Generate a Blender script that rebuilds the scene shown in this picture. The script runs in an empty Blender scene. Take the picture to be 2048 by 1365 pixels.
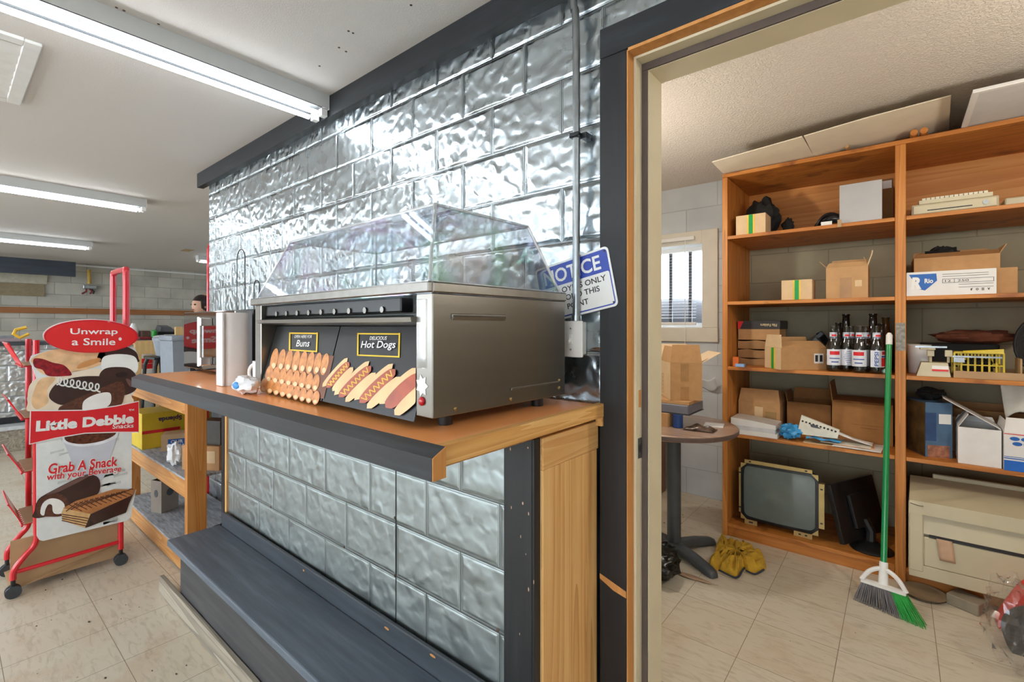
import bpy, bmesh, math, random
from mathutils import Vector, Matrix, noise
random.seed(7)
SC = bpy.context.scene
COL = SC.collection
# ------------------------------------------------------------------ camera, world, exposure
FPX, CX, HY, YAW, CAMH = 940.0, 1024.0, 652.0, math.radians(39.4), 1.3
cam_data = bpy.data.cameras.new('camera')
cam = bpy.data.objects.new('camera', cam_data)
COL.objects.link(cam)
cam.location = (0, 0, CAMH)
cam.rotation_euler = (math.radians(90), 0, YAW)
cam_data.sensor_width = 36
cam_data.lens = FPX / 2048 * 36
cam_data.shift_y = -(682.5 - HY) / 2048
cam_data.clip_start = 0.02
SC.camera = cam
SC.view_settings.view_transform = 'Standard'
SC.view_settings.look = 'None'
SC.view_settings.exposure = 0.75
SC.view_settings.gamma = 1.0
SC.view_settings.use_curve_mapping = False
world = bpy.data.worlds.new('daylight')
SC.world = world
world.use_nodes = True
wb = world.node_tree.nodes['Background']
wb.inputs['Color'].default_value = (0.86, 0.93, 1.0, 1)
wb.inputs['Strength'].default_value = 5.5
TUBE, FILL_BULB = 12.0, 180.0
# ------------------------------------------------------------------ measuring helpers (surveyed points on real planes)
CF = Vector((-math.sin(YAW), math.cos(YAW), 0)); CR = Vector((math.cos(YAW), math.sin(YAW), 0)); CC = Vector((0, 0, CAMH))
def ray(u, v): return CF + CR * ((u - CX) / FPX) - Vector((0, 0, 1)) * ((v - HY) / FPX)
def on_y(u, v, y): r = ray(u, v); return CC + r * (y / r.y)
def on_x(u, v, x): r = ray(u, v); return CC + r * (x / r.x)
def on_z(u, v, z): r = ray(u, v); return CC + r * ((z - CAMH) / r.z)
def on_p(u, v, P, N):
    r = ray(u, v); return CC + r * ((P - CC).dot(N) / r.dot(N))
# ------------------------------------------------------------------ materials
def lin(h):
    h = h.lstrip('#'); c = [int(h[i:i + 2], 16) / 255 for i in (0, 2, 4)]
    return tuple(x / 12.92 if x <= .04045 else ((x + .055) / 1.055) ** 2.4 for x in c) + (1,)
MATS = {}
def base(name):
    m = bpy.data.materials.new(name); m.use_nodes = True
    nt = m.node_tree; b = nt.nodes['Principled BSDF']
    return m, nt, b
def nd(nt, t, **kw):
    n = nt.nodes.new(t)
    for k, v in kw.items():
        if k.startswith('i_'): n.inputs[k[2:].replace('_', ' ')].default_value = v
        else: setattr(n, k, v)
    return n
def coords(nt, scale=(1, 1, 1), loc=(0, 0, 0)):
    t = nd(nt, 'ShaderNodeTexCoord'); mp = nd(nt, 'ShaderNodeMapping')
    mp.inputs['Scale'].default_value = scale; mp.inputs['Location'].default_value = loc
    nt.links.new(t.outputs['Object'], mp.inputs['Vector']); return mp.outputs['Vector']
def ramp(nt, fac, stops):
    r = nd(nt, 'ShaderNodeValToRGB'); e = r.color_ramp.elements
    while len(e) < len(stops): e.new(0.5)
    for el, (p, c) in zip(e, stops): el.position = p; el.color = lin(c) if isinstance(c, str) else c
    nt.links.new(fac, r.inputs['Fac']); return r.outputs['Color']
def mix(nt, fac, a, b, blend='MIX'):
    m = nd(nt, 'ShaderNodeMix', data_type='RGBA', blend_type=blend)
    for sock, val in ((m.inputs[0], fac), (m.inputs[6], a), (m.inputs[7], b)):
        if hasattr(val, 'is_linked') or hasattr(val, 'links'): nt.links.new(val, sock)
        elif isinstance(val, str): sock.default_value = lin(val)
        else: sock.default_value = val
    return m.outputs[2]
def bump(nt, b, h, strength=.3, dist=.002, normal=None):
    n = nd(nt, 'ShaderNodeBump'); n.inputs['Strength'].default_value = strength; n.inputs['Distance'].default_value = dist
    nt.links.new(h, n.inputs['Height'])
    if normal is not None: nt.links.new(normal, n.inputs['Normal'])
    nt.links.new(n.outputs['Normal'], b.inputs['Normal']); return n.outputs['Normal']
def M(name, col, rough=.6, metal=0, var=.12, nscale=18, bmp=0, bscale=120, spec=.5, coat=0, stretch=(1, 1, 1), emit=0):
    """plain paint / plastic / card with a little noise in colour and surface"""
    if name in MATS: return MATS[name]
    m, nt, b = base(name)
    b.inputs['Roughness'].default_value = rough; b.inputs['Metallic'].default_value = metal
    b.inputs['Specular IOR Level'].default_value = spec; b.inputs['Coat Weight'].default_value = coat
    c = lin(col); v = coords(nt, stretch)
    n = nd(nt, 'ShaderNodeTexNoise'); n.inputs['Scale'].default_value = nscale; n.inputs['Detail'].default_value = 4
    nt.links.new(v, n.inputs['Vector'])
    d = tuple(x * (1 - var) for x in c[:3]) + (1,); l = tuple(min(1, x * (1 + var)) for x in c[:3]) + (1,)
    nt.links.new(ramp(nt, n.outputs['Fac'], [(.3, d), (.7, l)]), b.inputs['Base Color'])
    if bmp:
        n2 = nd(nt, 'ShaderNodeTexNoise'); n2.inputs['Scale'].default_value = bscale; n2.inputs['Detail'].default_value = 3
        nt.links.new(v, n2.inputs['Vector']); bump(nt, b, n2.outputs['Fac'], bmp, .002)
    if emit:
        b.inputs['Emission Color'].default_value = c; b.inputs['Emission Strength'].default_value = emit
    MATS[name] = m; return m
def wood(name, c1, c2, axis=0, scale=9, rough=.55, rings=True, c3=None, bmp=.25, dirt=None):
    if name in MATS: return MATS[name]
    m, nt, b = base(name); b.inputs['Roughness'].default_value = rough
    s = [1, 1, 1]; s[axis] = .07
    v = coords(nt, tuple(s))
    n = nd(nt, 'ShaderNodeTexNoise'); n.inputs['Scale'].default_value = scale * 6; n.inputs['Detail'].default_value = 6; n.inputs['Roughness'].default_value = .6
    nt.links.new(v, n.inputs['Vector'])
    fac = n.outputs['Fac']
    if rings:
        s2 = [1, 1, 1]; s2[axis] = .045
        w = nd(nt, 'ShaderNodeTexNoise'); w.inputs['Scale'].default_value = scale * 1.3; w.inputs['Detail'].default_value = 2; w.inputs['Distortion'].default_value = .3
        nt.links.new(coords(nt, tuple(s2)), w.inputs['Vector'])
        mu = nd(nt, 'ShaderNodeMath', operation='MULTIPLY'); mu.inputs[1].default_value = 11; nt.links.new(w.outputs['Fac'], mu.inputs[0])
        fr = nd(nt, 'ShaderNodeMath', operation='FRACT'); nt.links.new(mu.outputs[0], fr.inputs[0])
        ad = nd(nt, 'ShaderNodeMath', operation='MULTIPLY_ADD'); ad.inputs[1].default_value = .36; nt.links.new(fr.outputs[0], ad.inputs[0])
        sc = nd(nt, 'ShaderNodeMath', operation='MULTIPLY'); sc.inputs[1].default_value = .78; nt.links.new(fac, sc.inputs[0]); nt.links.new(sc.outputs[0], ad.inputs[2])
        fac = ad.outputs[0]
    col = ramp(nt, fac, [(.25, c1), (.75, c2)] if not c3 else [(.2, c1), (.55, c2), (.85, c3)])
    if dirt:
        dn = nd(nt, 'ShaderNodeTexNoise'); dn.inputs['Scale'].default_value = 6; dn.inputs['Detail'].default_value = 5; nt.links.new(coords(nt), dn.inputs['Vector'])
        f = ramp(nt, dn.outputs['Fac'], [(.56, (0, 0, 0, 1)), (.68, (1, 1, 1, 1))])
        col = mix(nt, f, col, dirt)
    nt.links.new(col, b.inputs['Base Color'])
    bump(nt, b, n.outputs['Fac'], bmp, .0015)
    MATS[name] = m; return m
def clear(name, tint=(1, 1, 1), gl=.05, rough=.02, iri=False, haze=0.0):
    """clear plastic / glass sheet: transparent with a fresnel reflection"""
    if name in MATS: return MATS[name]
    m = bpy.data.materials.new(name); m.use_nodes = True; nt = m.node_tree; nt.nodes.clear()
    out = nd(nt, 'ShaderNodeOutputMaterial'); tr = nd(nt, 'ShaderNodeBsdfTransparent'); tr.inputs['Color'].default_value = tuple(tint) + (1,)
    g = nd(nt, 'ShaderNodeBsdfGlossy'); g.inputs['Roughness'].default_value = rough; g.inputs['Color'].default_value = (1, 1, 1, 1)
    lw = nd(nt, 'ShaderNodeFresnel'); ge = nd(nt, 'ShaderNodeNewGeometry'); mr = nd(nt, 'ShaderNodeMapRange'); mr.inputs[3].default_value = 1.49; mr.inputs[4].default_value = 1 / 1.49
    nt.links.new(ge.outputs['Backfacing'], mr.inputs[0]); nt.links.new(mr.outputs[0], lw.inputs['IOR'])
    ad = nd(nt, 'ShaderNodeMath', operation='ADD', use_clamp=True); ad.inputs[1].default_value = gl
    nt.links.new(lw.outputs[0], ad.inputs[0])
    ms = nd(nt, 'ShaderNodeMixShader'); nt.links.new(ad.outputs[0], ms.inputs[0]); nt.links.new(tr.outputs[0], ms.inputs[1])
    if iri:
        n = nd(nt, 'ShaderNodeTexNoise'); n.inputs['Scale'].default_value = 5; n.inputs['Detail'].default_value = 1; n.inputs['Distortion'].default_value = 1
        nt.links.new(coords(nt), n.inputs['Vector'])
        nt.links.new(ramp(nt, n.outputs['Fac'], [(.3, (.55, 1, .7, 1)), (.45, (.75, .85, 1, 1)), (.55, (1, 1, 1, 1)), (.68, (.85, .6, 1, 1))]), g.inputs['Color'])
    if haze:
        df = nd(nt, 'ShaderNodeBsdfDiffuse'); df.inputs['Color'].default_value = (.9, .92, .95, 1)
        m2 = nd(nt, 'ShaderNodeMixShader'); m2.inputs[0].default_value = haze
        nt.links.new(g.outputs[0], m2.inputs[1]); nt.links.new(df.outputs[0], m2.inputs[2])
        nt.links.new(m2.outputs[0], ms.inputs[2])
        ad.inputs[1].default_value = gl + haze * .5
    else: nt.links.new(g.outputs[0], ms.inputs[2])
    nt.links.new(ms.outputs[0], out.inputs['Surface']); MATS[name] = m; return m
def glow(name, col, s):
    if name in MATS: return MATS[name]
    m = bpy.data.materials.new(name); m.use_nodes = True; nt = m.node_tree; nt.nodes.clear()
    out = nd(nt, 'ShaderNodeOutputMaterial'); e = nd(nt, 'ShaderNodeEmission'); e.inputs['Color'].default_value = col; e.inputs['Strength'].default_value = s
    nt.links.new(e.outputs[0], out.inputs['Surface']); MATS[name] = m; return m
def tin(name, ax, z0, x0, rough, h=1.0, basec=(.70, .735, .76, 1)):
    """embossed tin sheet: hammered block faces in running bond with a double raised joint. ax: world axis that runs along the wall"""
    if name in MATS: return MATS[name]
    m, nt, b = base(name); b.inputs['Metallic'].default_value = 1.0
    t = nd(nt, 'ShaderNodeTexCoord'); sp = nd(nt, 'ShaderNodeSeparateXYZ'); nt.links.new(t.outputs['Object'], sp.inputs[0])
    cb = nd(nt, 'ShaderNodeCombineXYZ')
    a1 = nd(nt, 'ShaderNodeMath', operation='ADD'); a1.inputs[1].default_value = x0 + 28.3; nt.links.new(sp.outputs[ax], a1.inputs[0])
    a2 = nd(nt, 'ShaderNodeMath', operation='ADD'); a2.inputs[1].default_value = -z0; nt.links.new(sp.outputs[2], a2.inputs[0])
    nt.links.new(a1.outputs[0], cb.inputs[0]); nt.links.new(a2.outputs[0], cb.inputs[1])
    def brick(ms, sm):
        k = nd(nt, 'ShaderNodeTexBrick'); k.offset = .5; k.offset_frequency = 2
        k.inputs['Scale'].default_value = 1; k.inputs['Brick Width'].default_value = .283; k.inputs['Row Height'].default_value = .1645
        k.inputs['Mortar Size'].default_value = ms; k.inputs['Mortar Smooth'].default_value = sm
        k.inputs['Color1'].default_value = (0, 0, 0, 1); k.inputs['Color2'].default_value = (1, 1, 1, 1)
        nt.links.new(cb.outputs[0], k.inputs['Vector']); return k
    wide, thin = brick(.0065, .25), brick(.0018, .1)
    edge = brick(.014, 1.0)
    n = nd(nt, 'ShaderNodeTexNoise'); n.inputs['Scale'].default_value = 25; n.inputs['Detail'].default_value = .5; n.inputs['Distortion'].default_value = .35; n.inputs['Roughness'].default_value = .4
    nt.links.new(cb.outputs[0], n.inputs['Vector'])
    n3 = nd(nt, 'ShaderNodeTexNoise'); n3.inputs['Scale'].default_value = 3.2; n3.inputs['Detail'].default_value = 1; nt.links.new(cb.outputs[0], n3.inputs['Vector'])
    amp = nd(nt, 'ShaderNodeMapRange'); amp.inputs[1].default_value = .35; amp.inputs[2].default_value = .6; amp.inputs[3].default_value = .45; amp.inputs[4].default_value = 1.0
    nt.links.new(n3.outputs['Fac'], amp.inputs[0])
    hm = nd(nt, 'ShaderNodeMath', operation='MULTIPLY'); nt.links.new(n.outputs['Fac'], hm.inputs[0]); nt.links.new(amp.outputs[0], hm.inputs[1])
    inv = nd(nt, 'ShaderNodeMath', operation='SUBTRACT'); inv.inputs[0].default_value = 1; nt.links.new(edge.outputs['Fac'], inv.inputs[1])
    face = nd(nt, 'ShaderNodeMath', operation='MULTIPLY'); nt.links.new(hm.outputs[0], face.inputs[0]); nt.links.new(inv.outputs[0], face.inputs[1])
    r1 = nd(nt, 'ShaderNodeMath', operation='MULTIPLY_ADD'); r1.inputs[1].default_value = .38; nt.links.new(wide.outputs['Fac'], r1.inputs[0]); nt.links.new(face.outputs[0], r1.inputs[2])
    r2 = nd(nt, 'ShaderNodeMath', operation='MULTIPLY_ADD'); r2.inputs[1].default_value = -.2; nt.links.new(thin.outputs['Fac'], r2.inputs[0]); nt.links.new(r1.outputs[0], r2.inputs[2])
    bump(nt, b, r2.outputs[0], 1.0, .0115 * h)
    st = nd(nt, 'ShaderNodeTexNoise'); st.inputs['Scale'].default_value = 9; st.inputs['Detail'].default_value = 5; nt.links.new(cb.outputs[0], st.inputs['Vector'])
    tc_ = ramp(nt, st.outputs['Fac'], [(.3, tuple(x * .86 for x in basec[:3]) + (1,)), (.7, basec)])
    jf = nd(nt, 'ShaderNodeMath', operation='MULTIPLY'); jf.inputs[1].default_value = .6; nt.links.new(thin.outputs['Fac'], jf.inputs[0])
    nt.links.new(mix(nt, jf.outputs[0], tc_, '#2c3134'), b.inputs['Base Color'])
    mr = nd(nt, 'ShaderNodeMapRange'); mr.inputs[3].default_value = rough * .75; mr.inputs[4].default_value = rough * 1.3; nt.links.new(st.outputs['Fac'], mr.inputs[0]); nt.links.new(mr.outputs[0], b.inputs['Roughness'])
    MATS[name] = m; return m
def blocks(name, ax, col1, col2, mortar, w=.406, hgt=.203, rough=.8, bmp=.5, ms=.006, dark=None):
    if name in MATS: return MATS[name]
    m, nt, b = base(name); b.inputs['Roughness'].default_value = rough
    t = nd(nt, 'ShaderNodeTexCoord'); sp = nd(nt, 'ShaderNodeSeparateXYZ'); nt.links.new(t.outputs['Object'], sp.inputs[0])
    cb = nd(nt, 'ShaderNodeCombineXYZ'); a1 = nd(nt, 'ShaderNodeMath', operation='ADD'); a1.inputs[1].default_value = 40.6; nt.links.new(sp.outputs[ax], a1.inputs[0])
    nt.links.new(a1.outputs[0], cb.inputs[0]); nt.links.new(sp.outputs[2], cb.inputs[1])
    k = nd(nt, 'ShaderNodeTexBrick'); k.offset = .5; k.inputs['Scale'].default_value = 1; k.inputs['Brick Width'].default_value = w; k.inputs['Row Height'].default_value = hgt
    k.inputs['Mortar Size'].default_value = ms; k.inputs['Mortar Smooth'].default_value = .5
    k.inputs['Color1'].default_value = lin(col1); k.inputs['Color2'].default_value = lin(col2); k.inputs['Mortar'].default_value = lin(mortar)
    nt.links.new(cb.outputs[0], k.inputs['Vector'])
    n = nd(nt, 'ShaderNodeTexNoise'); n.inputs['Scale'].default_value = 3; n.inputs['Detail'].default_value = 5; nt.links.new(cb.outputs[0], n.inputs['Vector'])
    nt.links.new(mix(nt, .35, k.outputs['Color'], ramp(nt, n.outputs['Fac'], [(.3, '#7f7f78'), (.7, '#d8d6cf')]), 'OVERLAY'), b.inputs['Base Color'])
    n2 = nd(nt, 'ShaderNodeTexNoise'); n2.inputs['Scale'].default_value = 90; n2.inputs['Detail'].default_value = 3; nt.links.new(cb.outputs[0], n2.inputs['Vector'])
    s = nd(nt, 'ShaderNodeMath', operation='MULTIPLY_ADD'); s.inputs[1].default_value = -1.5; nt.links.new(k.outputs['Fac'], s.inputs[0])
    q = nd(nt, 'ShaderNodeMath', operation='MULTIPLY'); q.inputs[1].default_value = .35; nt.links.new(n2.outputs['Fac'], q.inputs[0]); nt.links.new(q.outputs[0], s.inputs[2])
    bump(nt, b, s.outputs[0], bmp, .004); MATS[name] = m; return m
def tiles(name):
    m, nt, b = base(name); b.inputs['Roughness'].default_value = .38
    v = coords(nt, (1, 1, 1), (2.93 + 30.5, -.455 + 30.5, 0))
    k = nd(nt, 'ShaderNodeTexBrick'); k.offset = 0; k.inputs['Scale'].default_value = 1; k.inputs['Brick Width'].default_value = .305; k.inputs['Row Height'].default_value = .305
    k.inputs['Mortar Size'].default_value = .0013; k.inputs['Mortar Smooth'].default_value = .2
    k.inputs['Color1'].default_value = lin('#d3cab8'); k.inputs['Color2'].default_value = lin('#cfc4af'); k.inputs['Mortar'].default_value = lin('#7d6f5b')
    nt.links.new(v, k.inputs['Vector'])
    n = nd(nt, 'ShaderNodeTexNoise'); n.inputs['Scale'].default_value = 34; n.inputs['Detail'].default_value = 5; n.inputs['Distortion'].default_value = 1.2
    nt.links.new(coords(nt, (.3, 1.3, 1)), n.inputs['Vector'])
    c = mix(nt, ramp(nt, n.outputs['Fac'], [(.5, (0, 0, 0, 1)), (.72, (.5, .5, .5, 1))]), k.outputs['Color'], '#a4957e')
    d = nd(nt, 'ShaderNodeTexNoise'); d.inputs['Scale'].default_value = 1.9; d.inputs['Detail'].default_value = 7; d.inputs['Roughness'].default_value = .62; nt.links.new(coords(nt), d.inputs['Vector'])
    c = mix(nt, ramp(nt, d.outputs['Fac'], [(.52, (0, 0, 0, 1)), (.72, (.5, .5, .5, 1))]), c, '#b08c5c')
    g = nd(nt, 'ShaderNodeTexNoise'); g.inputs['Scale'].default_value = 60; g.inputs['Detail'].default_value = 2; nt.links.new(coords(nt), g.inputs['Vector'])
    c = mix(nt, ramp(nt, g.outputs['Fac'], [(.74, (0, 0, 0, 1)), (.78, (.8, .8, .8, 1))]), c, '#5b4a35')
    nt.links.new(c, b.inputs['Base Color'])
    bump(nt, b, n.outputs['Fac'], .06, .001); MATS[name] = m; return m
def ceil_mat(name, col, sc, st):
    m, nt, b = base(name); b.inputs['Roughness'].default_value = .9; b.inputs['Base Color'].default_value = lin(col)
    n = nd(nt, 'ShaderNodeTexNoise'); n.inputs['Scale'].default_value = sc; n.inputs['Detail'].default_value = 3; nt.links.new(coords(nt), n.inputs['Vector'])
    r = nd(nt, 'ShaderNodeMapRange'); r.inputs[1].default_value = .42; r.inputs[2].default_value = .62; nt.links.new(n.outputs['Fac'], r.inputs[0])
    bump(nt, b, r.outputs[0], st, .006); MATS[name] = m; return m
# ------------------------------------------------------------------ mesh builder
class MB:
    def __init__(s, F=None): s.bm = bmesh.new(); s.F = F
    def _add(s, vs, fs):
        bv = [s.bm.verts.new(Vector(v)) for v in vs]
        out = []
        for f in fs:
            try: out.append(s.bm.faces.new([bv[i] for i in f]))
            except ValueError: pass
        return bv, out
    def box(s, x0, x1, y0, y1, z0, z1, bev=0, seg=1):
        vs = [(x, y, z) for z in (z0, z1) for y in (y0, y1) for x in (x0, x1)]
        v, f = s._add(vs, [(0, 2, 3, 1), (4, 5, 7, 6), (0, 1, 5, 4), (2, 6, 7, 3), (0, 4, 6, 2), (1, 3, 7, 5)])
        if bev:
            e = list({e for fc in f for e in fc.edges})
            bmesh.ops.bevel(s.bm, geom=e, offset=bev, segments=seg, affect='EDGES', profile=.5)
        return s
    def hexa(s, p):
        """8 points: bottom loop 4, top loop 4"""
        s._add(p, [(3, 2, 1, 0), (4, 5, 6, 7), (0, 1, 5, 4), (1, 2, 6, 5), (2, 3, 7, 6), (3, 0, 4, 7)]); return s
    def quad(s, p, t=None):
        if t is None: s._add(p, [tuple(range(len(p)))]); return s
        t = Vector(t); n = len(p); q = [Vector(a) for a in p]
        s._add(q + [a + t for a in q], [tuple(range(n))[::-1], tuple(range(n, 2 * n))] + [(i, (i + 1) % n, n + (i + 1) % n, n + i) for i in range(n)]); return s
    def ring(s, loops, cap=True, closed=False):
        n = len(loops[0]); vs = [p for l in loops for p in l]; fs = []
        m = len(loops)
        for i in range(m if closed else m - 1):
            j = (i + 1) % m
            for k in range(n): fs.append((i * n + k, i * n + (k + 1) % n, j * n + (k + 1) % n, j * n + k))
        if cap and not closed: fs += [tuple(range(n))[::-1], tuple(range((m - 1) * n, m * n))]
        s._add(vs, fs); return s
    def tube(s, pts, r, seg=10, cap=True):
        pts = [Vector(p) for p in pts]; loops = []; up = None
        for i, p in enumerate(pts):
            a = pts[max(i - 1, 0)]; b_ = pts[min(i + 1, len(pts) - 1)]; d = (b_ - a).normalized()
            if up is None: up = d.orthogonal().normalized()
            up = (up - d * up.dot(d)).normalized(); w = d.cross(up); rr = r[i] if isinstance(r, (list, tuple)) else r
            loops.append([p + (up * math.cos(t) + w * math.sin(t)) * rr for t in [2 * math.pi * k / seg for k in range(seg)]])
        return s.ring(loops, cap)
    def cyl(s, p0, p1, r, r1=None, seg=20): return s.tube([p0, p1], [r, r if r1 is None else r1], seg)
    def lathe(s, prof, c=(0, 0, 0), seg=20, cap=True):
        return s.ring([[(c[0] + r * math.cos(2 * math.pi * k / seg), c[1] + r * math.sin(2 * math.pi * k / seg), c[2] + z) for k in range(seg)] for r, z in prof], cap)
    def ball(s, c, rx, ry, rz, seg=16, rings=10, f=None):
        loops = []
        for i in range(rings + 1):
            a = math.pi * (i / rings) ; a = min(max(a, .02), math.pi - .02)
            l = []
            for k in range(seg):
                t = 2 * math.pi * k / seg; d = Vector((math.sin(a) * math.cos(t), math.sin(a) * math.sin(t), -math.cos(a)))
                q = f(d) if f else 1
                l.append((c[0] + d.x * rx * q, c[1] + d.y * ry * q, c[2] + d.z * rz * q))
            loops.append(l)
        return s.ring(loops)
    def grid(s, nx, ny, fn, wrap=False):
        vs = [fn(i / (nx - 1), j / (ny - 1)) for j in range(ny) for i in range(nx)]
        s._add(vs, [(j * nx + i, j * nx + i + 1, (j + 1) * nx + i + 1, (j + 1) * nx + i) for j in range(ny - 1) for i in range(nx - 1)]); return s
    def build(s, name, mat, parent=None, smooth=35, loc=None, recalc=True, solid=0):
        if s.F is not None: bmesh.ops.transform(s.bm, matrix=s.F, verts=s.bm.verts)
        if recalc: bmesh.ops.recalc_face_normals(s.bm, faces=s.bm.faces)
        if parent is not None: L = parent.matrix_world.translation if False else parent['_o']
        elif loc is not None: L = loc
        else:
            xs = [v.co for v in s.bm.verts]
            L = (sum(v.x for v in xs) / len(xs), sum(v.y for v in xs) / len(xs), min(v.z for v in xs))
        L = Vector(L)
        bmesh.ops.translate(s.bm, vec=-L, verts=s.bm.verts)
        me = bpy.data.meshes.new(name); s.bm.to_mesh(me); s.bm.free()
        if smooth:
            me.polygons.foreach_set('use_smooth', [True] * len(me.polygons)); me.set_sharp_from_angle(angle=math.radians(smooth))
        if mat is not None: me.materials.append(mat)
        o = bpy.data.objects.new(name, me); COL.objects.link(o); o['_o'] = tuple(L)
        if parent is not None: o.parent = parent
        else: o.location = L
        if solid:
            md = o.modifiers.new('thickness', 'SOLIDIFY'); md.thickness = solid; md.offset = 0
        return o
def tag(o, label, cat, group=None, kind=None):
    o['label'] = label; o['category'] = cat
    if group: o['group'] = group
    if kind: o['kind'] = kind
    return o
def T(name, label, cat, loc, group=None):
    o = bpy.data.objects.new(name, None); COL.objects.link(o); o.location = loc; o['_o'] = tuple(loc); o.empty_display_size = .05
    return tag(o, label, cat, group)
def S(o): o['kind'] = 'structure'; return o
def frame(loc, rot=0): return Matrix.Translation(Vector(loc)) @ Matrix.Rotation(rot, 4, 'Z')
def smooth_loop(p, n=5):
    out = []; N = len(p)
    for i in range(N):
        a, b_, c, d = [Vector(p[(i + k) % N]) for k in (-1, 0, 1, 2)]
        for j in range(n):
            t = j / n
            out.append(.5 * ((2 * b_) + (c - a) * t + (2 * a - 5 * b_ + 4 * c - d) * t * t + (3 * b_ - a - 3 * c + d) * t ** 3))
    return out
def smooth_path(p, n=6):
    p = [Vector(q) for q in p]; q = [p[0]] + p + [p[-1]]; out = []
    for i in range(1, len(q) - 2):
        a, b_, c, d = q[i - 1:i + 3]
        for j in range(n):
            t = j / n
            out.append(.5 * ((2 * b_) + (c - a) * t + (2 * a - 5 * b_ + 4 * c - d) * t * t + (3 * b_ - a - 3 * c + d) * t ** 3))
    return out + [p[-1]]
def ell(cx, cy, rx, ry, ang=0, n=24):
    a = math.radians(ang); return [(cx + rx * math.cos(t) * math.cos(a) - ry * math.sin(t) * math.sin(a), cy + rx * math.cos(t) * math.sin(a) + ry * math.sin(t) * math.cos(a)) for t in [2 * math.pi * k / n for k in range(n)]]
def text(body, parent, c, right, up, w, h, mat, bold=0, name='lettering', ext=.0004, spacing=1.0, label=None, off=.0006):
    """lettering as a thin solid mesh, fitted to w x h metres, centred on c"""
    cu = bpy.data.curves.new('txt', 'FONT'); cu.body = body; cu.size = 1; cu.offset = bold; cu.space_character = spacing; cu.resolution_u = 3
    cu.align_x = 'CENTER'
    to = bpy.data.objects.new('txt', cu); COL.objects.link(to)
    dg = bpy.context.evaluated_depsgraph_get(); me = bpy.data.meshes.new_from_object(to.evaluated_get(dg))
    bpy.data.objects.remove(to); bpy.data.curves.remove(cu)
    xs = [v.co.x for v in me.vertices]; ys = [v.co.y for v in me.vertices]
    mx, my = (min(xs) + max(xs)) / 2, (min(ys) + max(ys)) / 2; sx = w / max(1e-6, max(xs) - min(xs)); sy = h / max(1e-6, max(ys) - min(ys))
    right = Vector(right).normalized(); up = Vector(up).normalized(); n = right.cross(up)
    L = Vector(parent['_o']); c = Vector(c)
    for v in me.vertices: v.co = c + right * ((v.co.x - mx) * sx) + up * ((v.co.y - my) * sy) + n * off - L
    me.name = name; me.materials.clear(); me.materials.append(mat)
    o = bpy.data.objects.new(name, me); COL.objects.link(o); o.parent = parent; o['_o'] = tuple(L)
    if label: o['label'] = label
    return o
def dup(root, loc, label=None, group=None):
    """a copy of a thing with copies of its parts and sub-parts"""
    r = root.copy(); COL.objects.link(r); r.location = loc; r['_o'] = tuple(loc)
    if label: r['label'] = label
    if group: r['group'] = group
    for ch in list(root.children):
        c = ch.copy(); COL.objects.link(c); c.parent = r
        for g in list(ch.children):
            d = g.copy(); COL.objects.link(d); d.parent = c
    return r
# ------------------------------------------------------------------ palette
m_tin = tin('hammered_tin', 0, .074, .79, .27, 1.0, (.60, .67, .71, 1))
m_tin_low = tin('dull_hammered_tin', 0, .0265, .79, .36, .8, (.60, .64, .655, 1))
m_tin_far = tin('far_hammered_tin', 1, .05, .2, .3)
m_black = wood('black_painted_wood', '#131517', '#1f2226', 0, 8, .5, False, '#353a40', .35)
m_blackv = wood('black_painted_post', '#101112', '#18191b', 2, 8, .5, False, '#26282b', .4)
m_bench = wood('slate_painted_board', '#434d59', '#5a6571', 0, 7, .48, False, '#727d89', .4)
m_weather = wood('weathered_board', '#6f675c', '#978d7e', 0, 6, .8, True, '#b5ab99', .5)
m_pine = wood('fresh_pine', '#b98248', '#d9a564', 2, 7, .6, True, '#e6ba7c')
m_pinex = wood('pine_rail', '#a9723c', '#c58a4c', 0, 7, .6, True, '#d6a468')
m_piney = wood('pine_edge', '#bd8442', '#d7a05a', 1, 9, .6, True, '#e6b876')
m_lam = M('orange_laminate', '#ffa763', .34, var=.06, nscale=5, coat=.25)
m_shelf = wood('honey_shelf_board', '#9c5a20', '#bd7530', 0, 6, .5, True, '#cf8a42', .2, '#8a4e1e')
m_shelfv = wood('honey_upright', '#a05c22', '#c07a34', 2, 6, .5, True, '#d39048', .2)
m_carpet = M('grey_shelf_cloth', '#a3a7ac', .9, var=.35, nscale=60, stretch=(.25, 1.6, 1), bmp=.5)
m_card = M('cardboard', '#b98d5e', .8, var=.07, nscale=30, bmp=.05)
m_cardl = M('pale_cardboard', '#d9bb92', .8, var=.05, nscale=25)
m_cardd = M('brown_cardboard', '#8f6236', .85, var=.1, nscale=25)
m_kraft = M('kraft_paper', '#a98054', .8, var=.1, nscale=16, bmp=.2, bscale=20)
m_white = M('white_paint', '#e9e8e4', .5, var=.03)
m_paper = M('white_paper', '#e6e4e0', .75, var=.04, bmp=.1, bscale=60)
m_cream = M('cream_door_paint', '#d3c7a8', .4, var=.06, nscale=6)
m_brown = M('brown_gasket', '#54463e', .7, var=.1)
m_raw = wood('raw_edge_wood', '#b3763a', '#cf9250', 2, 9, .7, False)
m_red = M('red_enamel', '#d01424', .28, var=.05, coat=.4)
m_redp = M('red_print', '#d8202a', .4, var=.03)
m_blackp = M('black_plastic', '#17181a', .35, var=.2)
m_blackm = M('black_cloth', '#141414', .8, var=.3, bmp=.4, bscale=30)
m_grey = M('grey_plastic', '#8b929b', .45, var=.06)
m_greyd = M('dark_grey_plastic', '#4c5056', .45, var=.1)
m_beige = M('beige_plastic', '#c9bfa0', .45, var=.05, nscale=6)
m_steel = M('brushed_steel', '#918d86', .3, 1, .03, 40, .05, 90, stretch=(.1, .1, 1))
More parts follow.
